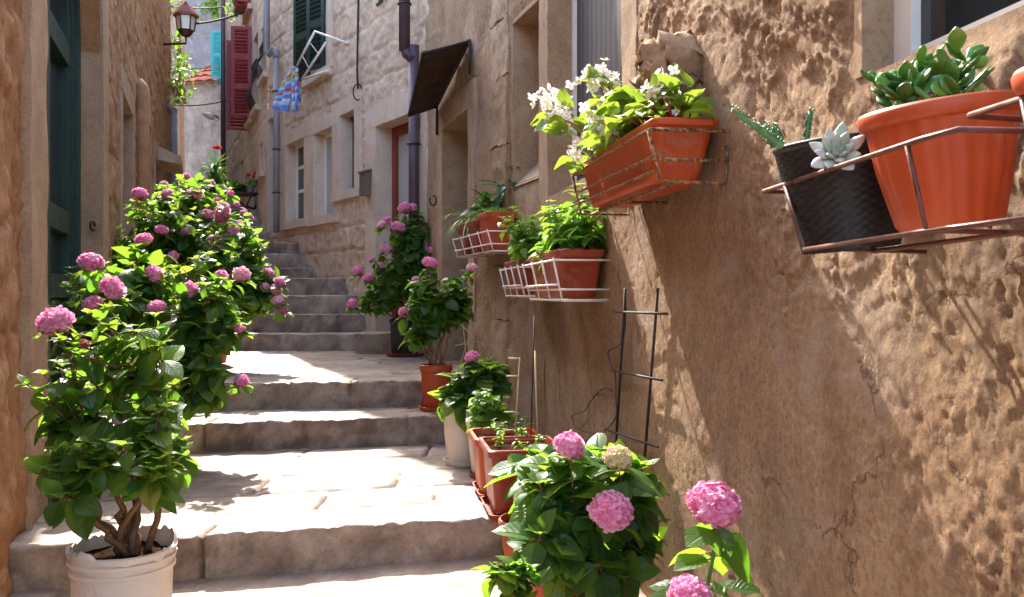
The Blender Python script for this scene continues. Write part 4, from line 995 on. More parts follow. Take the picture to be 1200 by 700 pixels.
bush(A, (-1.18, 2.76, 0.30), [(65, 377, 37, 3.05, PK), (98, 403, 13, 2.95, DP)],
     [(125, 455, 2.9, 0.25, 0.22, 0.22, 26), (75, 455, 2.95, 0.11, 0.2, 0.22, 13), (188, 515, 2.75, 0.10, 0.15, 0.13, 13), (85, 540, 2.7, 0.12, 0.1, 0.08, 8), (150, 530, 2.65, 0.14, 0.1, 0.07, 9), (140, 398, 2.95, 0.2, 0.2, 0.12, 11), (80, 572, 2.6, 0.08, 0.08, 0.04, 4), (175, 560, 2.6, 0.07, 0.07, 0.04, 4)], 0.088, 5, nbase=8, r0=0.0095, spread=0.03, pairs=3, start=0.52, bow=0.2)
B = thing('potted_hydrangea', (-1.90, 4.67, 0.165), 'broad hydrangea in a pale pot on the wide landing behind the white bucket', 'hydrangea', 'hydrangeas climbing the ochre wall')
round_pot(B, (-1.90, 4.67, 0.18), 0.17, 0.13, 0.29, 'white_plastic', 0.035, 0.012)
hB = [(107, 307, 24, 4.6, PK), (131, 339, 30, 4.5, PK), (180, 322, 21, 4.9, PK), (183, 360, 21, 4.7, PK), (109, 358, 25, 4.5, PK), (198, 409, 11, 4.9, GR), (222, 341, 22, 5.0, PK),
      (237, 360, 19, 5.1, PK), (260, 324, 15, 5.2, PK), (283, 322, 20, 5.2, PK), (283, 447, 17, 5.0, PK), (281, 386, 13, 5.1, PK), (243, 358, 15, 5.1, DP), (168, 281, 19, 5.0, PK)]
bush(B, (-1.9, 4.67, 0.45), hB, [(150, 385, 4.8, 0.42, 0.35, 0.38, 62), (240, 415, 5.0, 0.26, 0.3, 0.28, 34), (90, 360, 4.8, 0.26, 0.3, 0.28, 26), (195, 330, 5.0, 0.34, 0.3, 0.24, 30), (262, 370, 5.1, 0.15, 0.2, 0.2, 16), (225, 440, 4.95, 0.26, 0.25, 0.17, 20), (110, 400, 4.7, 0.3, 0.25, 0.25, 16)], 0.105, 9, r0=0.009, spread=0.06, pairs=4, start=0.5, bow=0.3)
Cc = thing('potted_hydrangea', (-2.55, 7.5, 0.51), 'tallest hydrangea bush, crowded with pink heads, nearest the far ochre doors', 'hydrangea', 'hydrangeas climbing the ochre wall')
round_pot(Cc, (-2.55, 7.5, 0.525), 0.2, 0.15, 0.33, 'terra', 0.035, 0.012)
hC = [(164, 228, 17, 7.2, PK), (196, 228, 14, 7.4, PK), (228, 228, 19, 7.5, PK), (218, 207, 9, 7.9, PK), (236, 210, 9, 7.9, PK), (247, 215, 9, 7.8, PK), (216, 240, 14, 7.5, DP), (261, 250, 23, 7.3, PK), (220, 271, 14, 7.2, PK), (189, 270, 14, 7.0, PK),
      (276, 274, 18, 7.2, PK), (291, 301, 13, 7.2, PK), (256, 235, 9, 7.6, PK), (270, 227, 9, 7.7, PK), (286, 250, 9, 7.5, PK), (293, 255, 8, 7.5, PK), (311, 321, 18, 7.0, PK), (298, 337, 12, 7.0, PK), (310, 337, 12, 6.9, PK), (328, 331, 13, 6.9, PK),
      (323, 340, 14, 6.9, PK), (326, 352, 14, 6.8, PK), (331, 364, 12, 6.8, PK), (241, 252, 15, 7.4, PK), (206, 250, 12, 7.3, PK), (265, 290, 13, 7.1, PK), (240, 300, 12, 7.0, DP), (210, 222, 9, 7.8, PK), (192, 216, 9, 7.9, PK), (281, 262, 9, 7.4, PK), (248, 280, 10, 7.2, PK), (203, 300, 12, 6.9, PK), (277, 240, 8, 7.6, PK)]
bush(Cc, (-2.55, 7.5, 0.82), hC, [(220, 275, 7.3, 0.55, 0.45, 0.42, 80), (270, 300, 7.1, 0.35, 0.35, 0.34, 40), (180, 270, 7.2, 0.28, 0.3, 0.24, 24), (305, 330, 7.0, 0.2, 0.2, 0.14, 14), (225, 225, 7.7, 0.36, 0.25, 0.14, 26), (160, 310, 7.0, 0.25, 0.25, 0.2, 20), (290, 350, 6.9, 0.22, 0.2, 0.2, 16)], 0.115, 13, r0=0.009, spread=0.08, pairs=4, start=0.5, bow=0.3)

# ------------------------------------------------------------------ right side, along the wall, far to near
p = thing('potted_hydrangea', (-1.02, 8.55, 0.51), 'tall hydrangea in a black pot in front of the red door', 'hydrangea', 'hydrangeas lining the plaster wall')
round_pot(p, (-1.02, 8.55, 0.53), 0.15, 0.125, 0.33, 'black_plastic', 0.03, 0.01, saucer=0.19, smat='terra_dark')
bush(p, (-1.02, 8.55, 0.82), [(474, 244, 14, 8.5, PK), (484, 243, 10, 8.6, PK), (467, 267, 17, 8.4, PK), (447, 264, 12, 8.4, PK), (453, 258, 11, 8.5, PK), (452, 291, 15, 8.4, PK), (436, 304, 7, 8.4, PK), (447, 311, 10, 8.4, PK), (419, 318, 14, 8.4, PK), (431, 326, 13, 8.3, PK), (413, 356, 13, 8.3, PK), (506, 293, 10, 8.4, PK)],
     [(470, 310, 8.5, 0.24, 0.24, 0.34, 44), (488, 280, 8.55, 0.14, 0.2, 0.25, 18), (445, 350, 8.4, 0.18, 0.2, 0.16, 16), (478, 258, 8.6, 0.13, 0.15, 0.13, 10)], 0.105, 17, spread=0.05, pairs=4, start=0.3, bow=0.1)
p = thing('potted_hydrangea', (-0.50, 5.9, 0.335), 'hydrangea propped with canes in a terracotta pot on the second step', 'hydrangea', 'hydrangeas lining the plaster wall')
round_pot(p, (-0.50, 5.9, 0.352), 0.108, 0.082, 0.285, 'terra', 0.045, 0.01, saucer=0.115)
bush(p, (-0.50, 5.9, 0.6), [(504, 308, 18, 5.8, PK), (553, 314, 14, 5.8, PK), (473, 366, 13, 5.8, PK), (493, 336, 14, 5.9, PK), (487, 328, 9, 5.9, PK)],
     [(512, 352, 5.85, 0.16, 0.16, 0.2, 34), (535, 345, 5.85, 0.1, 0.12, 0.16, 14), (492, 385, 5.8, 0.1, 0.12, 0.12, 12)], 0.098, 19, spread=0.03, pairs=4, start=0.3, bow=0.1)
for (a, b) in (((536, 438), (556, 372)), ((548, 436), (541, 364)), ((530, 432), (562, 418)), ((533, 405), (563, 400)), ((540, 380), (566, 408))):
    mb = MB(); tube(mb, [pix(*a, 5.78), pix(*b, 5.84)], 0.003, 5); mb.build('cane', M['cane'], p)
p = thing('potted_hydrangea', (-0.27, 4.95, 0.165), 'low hydrangea with one pink head in the farther white pot', 'hydrangea', 'hydrangeas lining the plaster wall')
round_pot(p, (-0.28, 4.95, 0.18), 0.108, 0.078, 0.29, 'white_plastic', 0.04, 0.012, saucer=0.1, smat='white_plastic')
bush(p, (-0.28, 4.95, 0.45), [(553, 419, 18, 4.95, PK)], [(553, 455, 4.9, 0.14, 0.14, 0.13, 24), (575, 440, 4.95, 0.12, 0.12, 0.1, 14), (535, 470, 4.85, 0.07, 0.08, 0.1, 7)], 0.10, 23, spread=0.03, pairs=3, start=0.3, bow=0.12)
p = thing('potted_basil', (-0.11, 4.58, 0.165), 'bushy basil in the white pot between the other white pot and the terracotta trough', 'basil plant')
round_pot(p, (-0.12, 4.58, 0.18), 0.115, 0.085, 0.285, 'white_plastic', 0.04, 0.012, saucer=0.1, smat='terra_dark')
bush(p, (-0.12, 4.58, 0.44), [], [(572, 478, 4.5, 0.11, 0.11, 0.10, 30), (590, 485, 4.55, 0.07, 0.08, 0.07, 10), (555, 490, 4.5, 0.06, 0.07, 0.07, 9)], 0.062, 29, r0=0.003, spread=0.05, pairs=3, mat='basil', geos=BAS, stem='stem_green', bow=0.05, start=0.3)
AX, AY = WR1.d, WR1.nrm
p = thing('flower_trough', (-0.03, 4.2, 0.165), 'terracotta trough of bare soil holding the little cream trellis', 'planter', 'terracotta troughs at the wall foot')
trough(p, (-0.035, 4.2, 0.185), 0.34, 0.29, 0.265, AX, AY, 'terra', 0.84, 0.05, 0.035, 0.012, 0.03)
mb = MB(); c = V3(-0.035, 4.2, 0.167); loft(mb, [rrect(c[0], c[1], a, b, .05, AX, AY) for a, b in ((.15, .125), (.165, .14), (.158, .133))], [c[2], c[2] + .03, c[2] + .03]); mb.build('saucer', M['terra_dark'], p, sharp=50)
lv = Leaves(BAS, 31); st = MB(); rg = random.Random(4)
for k in range(9):
    b = V3(-0.035, 4.2, 0.42) + AX * rg.uniform(-.12, .12) + AY * rg.uniform(-.1, .1); shoot(st, lv, b, b + V3(rg.gauss(0, .03), rg.gauss(0, .03), rg.uniform(.05, .1)), rg, 0.035, 0.002, 2, 0.4, 0.05)
st.build('stem', M['stem_green'], p); lv.mb.build('foliage', M['basil'], p)
def trellis_bits(label, bits, D, r, mat, name, cat, group=None):
    root = thing(name, pix(*bits[0][0], D), label, cat, group)
    for k, bt in enumerate(bits):
        mb = MB(); tube(mb, [pix(q[0], q[1], q[2] if len(q) > 2 else D) for q in bt], r, 6); mb.build('upright' if k < 1 else 'rung', M[mat], root)
trellis_bits('small cream trellis stuck in the bare terracotta trough', [((603, 522), (609, 419)), ((595, 420), (609, 420.5)), ((593, 441), (609, 441)), ((591, 483), (606, 483.5)), ((588, 505), (605, 504))], 4.22, 0.0042, 'cane', 'plant_trellis', 'trellis')
mb = MB(); tube(mb, [pix(630, 528, 4.0), pix(627, 411, 4.05)], 0.0045, 6); solo(mb, 'plant_stake', M['cane'], 'thin pale cane standing in the brick red trough', 'stake')
mb = MB(); tube(mb, [pix(622, 522, 4.12), pix(626, 370, 4.2)], 0.0035, 6); solo(mb, 'plant_stake', M['iron'], 'thin dark rod rising behind the pale cane against the wall', 'stake')
p = thing('flower_trough', (0.05, 3.83, 0.165), 'brick red trough on a long tray with only seedlings in its soil', 'planter', 'terracotta troughs at the wall foot')
trough(p, (0.035, 3.86, 0.19), 0.36, 0.30, 0.27, AX, AY, 'terra_dark', 0.84, 0.03, 0.03, 0.012, 0.03)
mb = MB(); c = V3(0.035, 3.86, 0.167); loft(mb, [rrect(c[0], c[1], a, b, .03, AX, AY) for a, b in ((.17, .14), (.185, .155), (.178, .148))], [c[2], c[2] + .028, c[2] + .028]); mb.build('tray', M['terra_dark'], p, sharp=50)
lv = Leaves(BAS, 33); st = MB(); rg = random.Random(6)
for k in range(7):
    b = V3(0.035, 3.86, 0.43) + AX * rg.uniform(-.13, .13) + AY * rg.uniform(-.1, .1); shoot(st, lv, b, b + V3(rg.gauss(0, .03), rg.gauss(0, .03), rg.uniform(.04, .08)), rg, 0.03, 0.002, 2, 0.4, 0.05)
st.build('stem', M['stem_green'], p); lv.mb.build('foliage', M['basil'], p)
p = thing('potted_hydrangea', (0.06, 3.38, 0), 'flowerless hydrangea with broad lit leaves in the round terracotta pot below the landing edge', 'hydrangea', 'hydrangeas lining the plaster wall')
round_pot(p, (0.085, 3.38, 0.02), 0.135, 0.10, 0.235, 'terra', 0.04, 0.012, saucer=0.13)
bush(p, (0.09, 3.38, 0.22), [], [(615, 548, 3.3, 0.09, 0.1, 0.07, 7), (640, 542, 3.35, 0.09, 0.1, 0.06, 6)], 0.13, 37, spread=0.03, pairs=3, start=0.35, bow=0.1)
p = thing('potted_hydrangea', (0.17, 2.85, 0), 'big hydrangea in the scarlet pot with a half green flower head', 'hydrangea', 'hydrangeas lining the plaster wall')
round_pot(p, (0.16, 2.87, 0.0), 0.12, 0.09, 0.25, 'red', 0.03, 0.008)
bush(p, (0.16, 2.87, 0.23), [(667, 523, 32, 2.72, PK), (724, 537, 36, 2.68, GR), (717, 599, 49, 2.6, PK)],
     [(680, 575, 2.85, 0.21, 0.16, 0.15, 17), (730, 570, 2.9, 0.13, 0.12, 0.12, 9), (650, 570, 2.85, 0.09, 0.12, 0.08, 6), (745, 640, 2.85, 0.09, 0.12, 0.12, 8), (700, 665, 2.75, 0.12, 0.1, 0.08, 6), (645, 640, 2.68, 0.08, 0.06, 0.05, 5)], 0.116, 41, spread=0.04, pairs=4, start=0.35, bow=0.12)
p = thing('potted_hydrangea', (0.0, 2.55, 0), 'young pale green hydrangea with small leaves below the landing edge', 'hydrangea', 'hydrangeas lining the plaster wall')
round_pot(p, (0.04, 2.58, 0.0), 0.09, 0.07, 0.17, 'terra', 0.03, 0.008)
bush(p, (0.04, 2.58, 0.16), [], [(606, 684, 2.5, 0.08, 0.09, 0.05, 11), (590, 668, 2.5, 0.04, 0.05, 0.04, 4)], 0.058, 43, r0=0.004, spread=0.03, pairs=3, start=0.3, bow=0.1)
# the nearest one is built leaf by leaf
p = thing('potted_hydrangea', (0.52, 2.12, 0), 'single stemmed hydrangea with a large pink head against bare plaster', 'hydrangea', 'hydrangeas lining the plaster wall')
round_pot(p, (0.50, 2.10, 0.0), 0.13, 0.10, 0.26, 'terra', 0.03, 0.01)
st = MB(); D = 2.18; lv = Leaves(HYD, 47)
stem = [pix(822, 760, D), pix(826, 700, D), pix(833, 665, D), pix(838, 640, D), pix(838, 612, D)]
tube(st, stem, [0.006, 0.0055, 0.005, 0.005, 0.0045], 7); tube(st, [pix(815, 760, 2.1), pix(808, 700, 2.1)], 0.005, 6); tube(st, [pix(835, 760, 2.25), pix(850, 690, 2.3)], 0.005, 6)
for (b, t, D0, D1, sc, up, tone) in (((838, 620), (796, 640), 2.18, 2.06, 0.115, (0.1, -0.35, 1), 0.3), ((838, 628), (890, 672), 2.19, 2.22, 0.17, (-.3, -.5, .8), 0.25), ((836, 618), (862, 640), 2.22, 2.35, 0.12, (0.5, .4, .6), 0.8),
        ((833, 655), (781, 664), 2.18, 2.1, 0.11, (0, -.3, 1), 0.35), ((833, 648), (770, 648), 2.17, 2.2, 0.10, (.2, .5, .8), 0.8), ((832, 650), (852, 672), 2.2, 2.3, 0.105, (.4, .6, .5), 0.85), ((838, 613), (852, 650), 2.17, 2.15, 0.09, (0, -.9, .3), 0.15),
        ((838, 612), (815, 630), 2.2, 2.28, 0.08, (0.2, .5, .7), 0.6), ((826, 690), (780, 700), 2.2, 2.12, 0.13, (0, -.3, 1), 0.2), ((830, 690), (868, 700), 2.25, 2.3, 0.13, (0, -.4, .9), 0.15), ((815, 715), (750, 690), 2.2, 2.15, 0.14, (0, -.3, 1), 0.1), ((850, 690), (885, 690), 2.3, 2.3, 0.1, (0, -.3, 1), 0.3),
        ((812, 700), (770, 680), 2.3, 2.35, 0.12, (0, -.2, 1), 0.1), ((850, 690), (835, 672), 2.3, 2.4, 0.1, (0, -.5, .9), 0.2)):
    a, e = pix(*b, D0), pix(*t, D1); tube(st, [pix(*b, D0), a + (e - a) * 0.1], 0.0022, 5); lv.add(a + (e - a) * 0.08, e - a, V3(*up), sc, tone)
st.build('stem', M['stem_green'], p); lv.mb.build('foliage', M['hyd'], p)
big = head_mesh(77, 150, M['pink'], 'flower_head', size=0.21)
inst('flower_head', big, p, pix(837, 591, 2.18), (0.135, 0.135, 0.125), (0.3, 0.1, 0.4)); inst('flower_head', big, p, pix(808, 696, 2.1), (0.105, 0.105, 0.1), (0.2, -0.1, 2.0))

# ------------------------------------------------------------------ racks and boxes on the wall
def rack_thing(name, label, wall, bits, r, mat, group='wire flower racks on the plaster wall', at=None):
    """bits: (part name, polyline in wall coordinates (D, z, off))"""
    P0 = bits[0][1][0]; root = thing(name, wall.P(*P0), label, 'plant rack', group)
    for nm, pl in bits:
        mb = MB(); tube(mb, [wall.P(*q) for q in pl], r, 7); mb.build(nm, M[mat], root)
    return root
# begonia trough with the flaking rusty rack
TD0, TD1 = 2.56, 3.50; zb, zt = 1.425, 1.60
p = thing('begonia_trough', WR1.P((TD0 + TD1) / 2, zb, 0.12), 'long terracotta trough of white begonias hanging under the corbel stone', 'planter')
cc = WR1.P((TD0 + TD1) / 2, zb, 0.115)
trough(p, cc, (TD1 - TD0) * WR1.k, 0.185, zt - zb, AX, AY, 'terra', 0.80, 0.03, 0.02, 0.010, 0.03, flutes=1)
rg = random.Random(51); st = MB(); lv = Leaves(BEG, 52); fl = MB(); ye = MB()
def begonia_cluster(c, n, rad):
    for k in range(n):
        q = c + V3(rg.gauss(0, rad), rg.gauss(0, rad), rg.gauss(0, rad)); nrm = V3(rg.gauss(0, .6), -0.6 + rg.gauss(0, .5), 0.3 + rg.gauss(0, .6)); Rm = frame(np.cross(nrm, V3(rg.random(), 1, rg.random())), nrm); s = rg.uniform(0.015, 0.022)
        for j in range(4):
            b = math.pi / 2 * j; w = 0.75 if j % 2 else 0.5; cb, sb = math.cos(b), math.sin(b)
            pts = [((u * cb - v_ * sb) * s, (u * sb + v_ * cb) * s, h * s) for u, v_, h in ((0, 0, 0), (.5, -w * .7, .1), (1, -w * .5, .3), (1.12, 0, .35), (1, w * .5, .3), (.5, w * .7, .1))]
            fl.add(np.array(pts) @ Rm.T + q, [(0, 1, 2, 3), (0, 3, 4, 5)], min(1, max(0, rg.gauss(.6, .2))))
        tip = q + nrm / np.linalg.norm(nrm) * 0.002; tube(ye, [tip, tip + nrm / np.linalg.norm(nrm) * 0.005], 0.0028, 5)
for (px, py, D, n) in ((646, 118, 3.35, 26), (657, 140, 3.3, 10), (698, 88, 3.2, 22), (712, 100, 3.2, 10), (776, 100, 2.62, 20), (705, 138, 3.0, 14), (722, 126, 3.1, 8), (690, 165, 3.2, 16), (672, 178, 3.35, 10), (715, 150, 3.0, 8)):
    c = pix(px, py, D); b = WR1.P(min(TD1 - .1, max(TD0 + .12, D + rg.gauss(0, .1))), zt - .02, 0.115)
    tube(st, bez(b, (b + c) / 2 + V3(0, 0, 0.06), c, 8), 0.0032, 6); begonia_cluster(c, int(n * 1.2), 0.025)
    for k in range(6): lv.add(c + V3(rg.gauss(0, .035), rg.gauss(0, .05), -0.03 + rg.gauss(0, .025)), V3(rg.gauss(0, .8), rg.gauss(0, .8), rg.uniform(-.4, .5)), V3(rg.gauss(0, .4), rg.gauss(0, .4), 1), rg.uniform(0.06, 0.10))
for k in range(46):
    D = rg.uniform(TD0 + .05, TD1 - .03); b = WR1.P(D, zt - .02, 0.115 + rg.uniform(-.06, .06)); c = b + V3(rg.gauss(-.03, .05), rg.gauss(0, .07), rg.uniform(.04, .19) * (1.0 if D > 2.85 else 0.5))
    tube(st, [b, (b + c) / 2 + V3(0, 0, .02), c], 0.003, 5)
    for j in range(2): lv.add(c + V3(rg.gauss(0, .02), rg.gauss(0, .02), rg.gauss(0, .01)), V3(rg.gauss(-.2, .8), rg.gauss(0, .8), rg.uniform(-.5, .5)), V3(rg.gauss(0, .4), rg.gauss(0, .4), 1), rg.uniform(0.06, 0.115))
st.build('stem', M['stem_red'], p); lv.mb.build('foliage', M['beg'], p); fl.add(np.concatenate(ye.v), ye.f, 0.5, mi=1); fl.build('blossom', [M['white_petal'], M['yellow']], p, smooth=False)
o0, oe = 0.01, 0.232; D0, D1 = TD0 - .03, TD1 + .02
bits = [('rail', [(D0, 1.56, -0.01), (D0, 1.56, oe), (D1, 1.565, oe), (D1, 1.565, -0.01)]),
        ('rail', [(D0 + .01, 1.49, 0.21), (D1, 1.495, 0.215)]), ('rail', [(D0 + .02, 1.45, 0.205), (D1, 1.455, 0.205)]),
        ('rail', [(D0 + .01, 1.478, -0.01), (D0 + .01, 1.478, 0.20)]),
        ('hoop', [(D0 + .01, 1.56, oe + .004), (D0 + .01, 1.418, 0.20), (D0 + .01, 1.412, 0.01), (D0 + .01, 1.52, 0.004)]),
        ('hoop', [(D1 - .01, 1.565, oe + .004), (D1 - .01, 1.412, 0.20), (D1 - .01, 1.412, 0.01), (D1 - .01, 1.52, 0.004)]),
        ('hoop', [(3.05, 1.411, 0.20), (3.05, 1.411, 0.01)]), ('rail', [(D0 + .01, 1.411, 0.16), (D1 - .01, 1.411, 0.16)])]
rack_thing('wire_rack', 'flaking rusty wire rack cradling the white begonia trough', WR1, bits, 0.0055, 'rusty_wire')
# two basil boxes in white racks
def white_rack(label, wall, D0, D1, zb, zr, o, mats='white_wire', extra=True, r=0.0045):
    zm = (zb + zr) / 2
    bits = [('rail', [(D0, zr, -0.01), (D0, zr, o), (D1, zr, o), (D1, zr, -0.01)]), ('rail', [(D0, zm - .02, o - .012), (D1, zm - .02, o - .012)]),
            ('rail', [(D0, zb + .045, 0.0), (D0, zb + .045, o - .022), (D1, zb + .045, o - .022)]),
            ('rail', [(D0, zb, 0.0), (D0, zb, o - .035), (D1, zb, o - .035), (D1, zb, 0.0)])]
    n = max(2, int(round((D1 - D0) / 0.26)) + 1)
    for i in range(n):
        D = D0 + .006 + (D1 - D0 - .012) * i / (n - 1)
        bits.append(('hoop', [(D, zr + .012, o + .006), (D, zb - .004, o - .035), (D, zb - .004, 0.01)]))
    return rack_thing('wire_rack', label, wall, bits, r, mats)
def basil_box(label, wall, D0, D1, zb, h, o, seed, mat, wavy=0.0, clouds=(), leaf=0.072):
    Dm = (D0 + D1) / 2; p = thing('basil_trough', wall.P(Dm, zb, o / 2), label, 'planter', 'basil troughs in white racks')
    trough(p, wall.P(Dm, zb, o / 2 + .004), (D1 - D0) * wall.k, o - .03, h, wall.d, wall.nrm, mat, 0.84, 0.02, 0.03, 0.010, 0.03, wavy=wavy)
    rg = random.Random(seed); st = MB(); lv = Leaves(BAS, seed)
    for (px, py, D, rx, ry, rz, n) in clouds:
        c = pix(px, py, D)
        for k in range(n):
            q = V3(rg.gauss(0, .5), rg.gauss(0, .5), rg.gauss(0, .5)); tip = c + q * V3(rx, ry, rz)
            b = wall.P(min(D1 - .04, max(D0 + .04, tip[1] + rg.gauss(0, .04))), zb + h - .03, o / 2 + rg.uniform(-.05, .05))
            shoot(st, lv, b, tip, rg, leaf, 0.003, 4, 0.3, 0.06)
    st.build('stem', M['stem_green'], p); lv.mb.build('foliage', M['basil'], p); return p
basil_box('brick red trough of tall lush basil with a wavy rim in a white rack', WR1, 3.86, 4.60, 1.085, 0.205, 0.225, 61, 'terra_dark', 0.006,
          [(662, 262, 4.1, 0.14, 0.16, 0.14, 26), (688, 250, 4.0, 0.08, 0.1, 0.16, 14), (640, 280, 4.3, 0.1, 0.14, 0.1, 14), (690, 285, 3.95, 0.08, 0.06, 0.06, 7), (704, 272, 3.9, 0.03, 0.05, 0.05, 3)])
white_rack('white wire rack holding the wavy rimmed basil trough', WR1, 3.83, 4.63, 1.075, 1.245, 0.24)
basil_box('small brick red basil trough farther along, partly hidden by the wavy rimmed one', WR1, 4.82, 5.45, 1.10, 0.19, 0.225, 67, 'terra_dark', 0,
          [(608, 265, 4.95, 0.1, 0.14, 0.12, 22), (622, 282, 4.85, 0.08, 0.12, 0.10, 12)])
white_rack('white wire rack holding the half hidden basil trough', WR1, 4.79, 5.48, 1.09, 1.245, 0.24)
# upper far rack with three pots
white_rack('long white wire rack carrying three small square pots', WR2, 5.72, 6.66, 1.375, 1.50, 0.22)
def square_pot(D0, D1, label, name, cat, mat='terra_dark'):
    Dm = (D0 + D1) / 2; p = thing(name, WR2.P(Dm, 1.385, 0.11), label, cat, 'square pots in the long white rack')
    trough(p, WR2.P(Dm, 1.385, 0.112), (D1 - D0) * WR2.k - .02, 0.185, 0.245 if D0 < 5.9 else 0.215, WR2.d, WR2.nrm, mat, 0.76, 0.02, 0.035, 0.010, 0.03); return p, WR2.P(Dm, 1.60, 0.11)
p, b = square_pot(5.76, 6.04, 'square terracotta pot of feathery succulents, nearest of three in the long rack', 'potted_succulent', 'succulent', 'terra')
rg = random.Random(71); lv = Leaves([strip_geo(1, 0.13, 0.8, 5, 0.6)], 72)
for k in range(16):
    q = b + V3(rg.gauss(0, .045), rg.gauss(0, .06), 0)
    for j in range(12): a = rg.uniform(0, 6.28); lv.add(q + V3(0, 0, .01 * j * .4), V3(math.cos(a), math.sin(a), rg.uniform(.3, 1.4)), V3(0, 0, 1), rg.uniform(.04, .075))
lv.mb.build('foliage', M['basil'], p)
p, b = square_pot(6.06, 6.34, 'square pot with a leaning glossy dark shrub, middle of three in the long rack', 'potted_shrub', 'shrub')
st = MB(); lv = Leaves(DRK, 73)
for (tip, r_) in (((606, 198, 5.95), .004), ((590, 222, 6.05), .003), ((575, 236, 6.2), .003), ((598, 212, 6.0), .003), ((583, 230, 6.1), .003), ((567, 240, 6.25), .003)):
    shoot(st, lv, b, pix(*tip), rg, 0.15, r_, 5, 0.25, 0.1)
st.build('stem', M['stem_brown'], p); lv.mb.build('foliage', M['dark_leaf'], p)
p, b = square_pot(6.36, 6.62, 'square pot with an arching striped spider plant, farthest of three in the long rack', 'potted_spider_plant', 'spider plant')
lv = Leaves([strip_geo(1, 0.05, d, 10) for d in (1.2, 1.9, 2.4)], 75)
for k in range(26):
    a = rg.uniform(2.2, 5.6); lv.add(b + V3(rg.gauss(0, .02), rg.gauss(0, .02), 0), V3(math.cos(a), math.sin(a), rg.uniform(.5, 1.6)), V3(0, 0, 1), rg.uniform(.2, .42), rg.random())
lv.mb.build('foliage', M['strap'], p)

# near rack: black wicker pot and the big terracotta pot
TL = rotm((0, 1, 0), R(-6.5)) @ rotm((1, 0, 0), R(2))
bc = V3(0.605, 1.60, 1.18)
p = thing('wicker_pot', bc, 'black woven pot with a pale rosette succulent and thin cactus stems', 'succulent pot')
mb = MB(); n = 96; prof = []; v = []; rows = 26; h = 0.185
for k in range(rows * 2 + 1):
    t = k / (rows * 2); r = 0.082 + 0.030 * t
    for i in range(n):
        a = 2 * math.pi * i / n; q = 0.0028 * math.cos(24 * a + math.pi * ((k // 2) % 2)) * (0.4 + 0.6 * abs(math.sin(k * math.pi / 2))) + 0.0012 * math.cos(k * math.pi)
        v.append(((r + q) * math.cos(a), (r + q) * math.sin(a), h * t))
for r, z in ((0.115, h + .002), (0.117, h + .008), (0.110, h + .011), (0.104, h + .004), (0.100, h * .6)):
    for i in range(n): a = 2 * math.pi * i / n; v.append((r * math.cos(a), r * math.sin(a), z))
v = np.array(v) @ TL.T + bc; N = rows * 2 + 6
mb.add(v, grid_faces(n, N, True) + [tuple(range(n))[::-1]]); mb.build('pot', M['wicker'], p)
mb = MB(); sc0 = bc + TL @ V3(0, 0, h - .02); disc(mb, sc0, 0.102, 28, TL, 0.01, 3); mb.build('soil', M['soil'], p)
def plump(L, W, T, n=8, m=10):
    v = []
    for i in range(n + 1):
        t = i / n; w = math.sin(math.pi * min(1, t ** 0.8 * 0.98 + 0.01)) ** 0.7 * (0.35 + 0.65 * min(1, t * 1.6))
        for j in range(m): a = 2 * math.pi * j / m; v.append((W / 2 * w * math.cos(a), L * t, T / 2 * w * math.sin(a) + 0.15 * L * t * t))
    return np.array(v), grid_faces(m, n + 1, True) + [tuple(range(m))[::-1], tuple(range(n * m, n * m + m))], np.zeros((len(v), 2))
ro = MB(); rc = pix(980, 183, 1.47); nrm = V3(-0.25, -0.85, 0.42); nrm /= np.linalg.norm(nrm); Rr = frame(np.cross(nrm, V3(1, 0, .2)), nrm); rg = random.Random(81)
ga = math.pi * (3 - math.sqrt(5))
for k in range(26):
    t = k / 25; a = ga * k; el = 0.15 + 1.2 * (1 - t); L = 0.022 + 0.034 * t; vv, ff, uu = plump(L * rg.uniform(.9, 1.1), L * 0.52, 0.009)
    d = V3(math.cos(a) * math.cos(el), math.sin(a) * math.cos(el), math.sin(el)); up = V3(-math.cos(a) * math.sin(el), -math.sin(a) * math.sin(el), math.cos(el))
    ro.add(vv @ frame(d, up).T @ Rr.T[[0, 1, 2]] + rc if False else (vv @ frame(d, up).T) @ Rr.T + rc, ff, min(1, max(0, rg.gauss(0.35 + .4 * t, .15))), uu)
ro.build('rosette', M['echev'], p)
mb = MB(); tube(mb, [sc0, sc0 + (rc - sc0) * .5 + V3(0, 0, .03), rc - nrm * .008], 0.008, 8); mb.build('rosette_stem', M['stem_green'], p)
def cactus(pts, r):
    mb = MB(); P_ = bez(*pts, 16); n = 16
    tube(mb, P_, [r * (0.9 + 0.15 * math.sin(i * 2.1)) * (1 if i < 14 else 0.6) for i in range(16)], 8)
    for i in range(1, 16):
        for j in range(4):
            a = math.pi / 2 * j + .3 * i; q = P_[i] + r * V3(math.cos(a), math.sin(a) * .5, math.sin(a + .7)); tube(mb, [q, q + (q - P_[i]) * .55 + V3(0, 0, .002)], [.0022, .0005], 4)
    mb.build('cactus_stem', M['cactus'], p)
cactus((pix(917, 172, 1.55), pix(900, 160, 1.55), pix(858, 128, 1.52)), .0055); cactus((pix(908, 172, 1.57), pix(900, 165, 1.57), pix(897, 146, 1.56)), .0052); cactus((pix(916, 170, 1.6), pix(912, 160, 1.6), pix(906, 148, 1.6)), .0052); cactus((pix(945, 165, 1.66), pix(946, 150, 1.66), pix(949, 131, 1.66)), .0052)
oc = V3(0.672, 1.375, 1.203)
p = thing('jade_plant', oc, 'round terracotta pot with a fleshy jade plant under the white window frame', 'jade plant')
round_pot(p, oc, 0.116, 0.076, 0.185, 'terra', 0.026, 0.012, TL, ribs=22, n=88)
st = MB(); lf = MB(); rg = random.Random(91)
